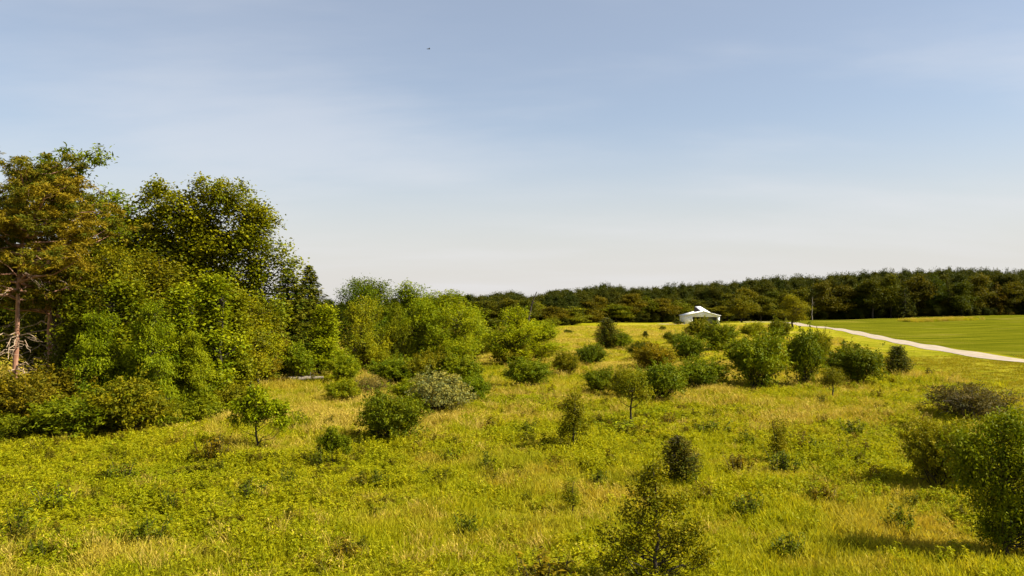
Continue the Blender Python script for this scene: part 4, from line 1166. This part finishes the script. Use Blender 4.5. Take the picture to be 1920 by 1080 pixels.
# raised rear section: dark boards at its left, one bright roof plane pitched towards the front
q0 = np.array([BW * .50, 3.6, 5.45]); q1 = np.array([BW * .78, 3.6, 4.75]); q2 = np.array([BW * .56, 10.5, 7.45]); q3 = np.array([BW * .40, 10.5, 7.45])
bpart('loft_roof', lambda m: m.slab([q0, q1, q2, q3], .12), M_WHITE)
def loft(m):
    e = np.array([0, 0, .04])
    v = [np.array([BW * .43, 4.2, 4.4]), np.array([BW * .36, 10.5, 4.4]), q3 - e * 3, q0 - e * 3]
    m.add(v, [(0, 3, 2, 1)])
    w = [np.array([BW * .36, 10.5, 4.4]), np.array([BW * .74, 10.5, 4.4]), q2 - e * 3, q3 - e * 3]
    m.add(w, [(0, 1, 2, 3)])
bpart('loft', loft, M_DARKWOOD)
bpart('inner_door', lambda m: m.box((BW * .66, 5.6, .03), (BW * .86, 5.75, 2.8)), M_PALE)
bpart('post', lambda m: m.box((BW * .57, .2, .03), (BW * .57 + .2, .4, oph)), M_DARKWOOD)

# ------------------------------------------------------------------ fallen log under the spruces
A_, B_ = on_ground(522, 721), on_ground(606, 718)
lg = thing('fallen_log', 'pale fallen log lying under the spruces at the thicket edge', 'log', A_)
rg = np.random.default_rng(8); q = np.linspace(0, 1, 9); Lg = B_ - A_
P = Lg * q[:, None] + rg.normal(0, .04, (9, 3)); P[:, 2] += .52
m = MB(); m.tube(P, .24 - .06 * q, 8); obj('log', m.mesh('log', M_SNAG, True), lg)
for k in range(4):
    m = MB(); u = rg.uniform(.15, .9); s = Lg * u + np.array([0, 0, .6]); branch(m, s, s + norm(rg.normal(size=3) + np.array([.4, -.2, .7])) * .7, .05, .02, rg, k=5)
    obj('branch_stub', m.mesh('branch_stub', M_SNAG, True), lg)
for e in range(2):
    m = MB(); c_ = (Lg * (.12, .8)[e]); m.box((c_[0] - .16, c_[1] - .2, -.1), (c_[0] + .16, c_[1] + .2, .3 + c_[2]))
    obj('support_block', m.mesh('support_block', M_BARK), lg)

# ------------------------------------------------------------------ bird high in the sky
bp = at_depth(804, 92, 95)
bird = thing('bird', 'tiny dark bird flying high in the open sky', 'bird', bp, math.radians(35))
m = MB(); q = np.linspace(0, 1, 9)
m.tube(np.column_stack([(q - .5) * .34, 0 * q, .02 * np.sin(q * 3.1)]), .045 * np.sin(np.clip(q * .93 + .05, 0, 1) * math.pi) ** .7 + .004, 8)
m.slab([(-.27, -.05, 0), (-.15, -.02, 0), (-.15, .02, 0), (-.27, .05, 0)], .008)
obj('body', m.mesh('body', M_FEATHER, True), bird)
for s in (-1, 1):
    m = MB()
    prof = [(0, .08, -.06, .02), (.12, .09, -.05, .07), (.22, .06, -.05, .09), (.33, -.03, -.09, .05)]
    for a_, b_ in zip(prof[:-1], prof[1:]):
        qd = [(a_[1], s * a_[0], a_[3]), (b_[1], s * b_[0], b_[3]), (b_[2], s * b_[0], b_[3]), (a_[2], s * a_[0], a_[3])]
        m.slab(qd if s < 0 else qd[::-1], .010)
    obj('wing', m.mesh('wing', M_FEATHER), bird)
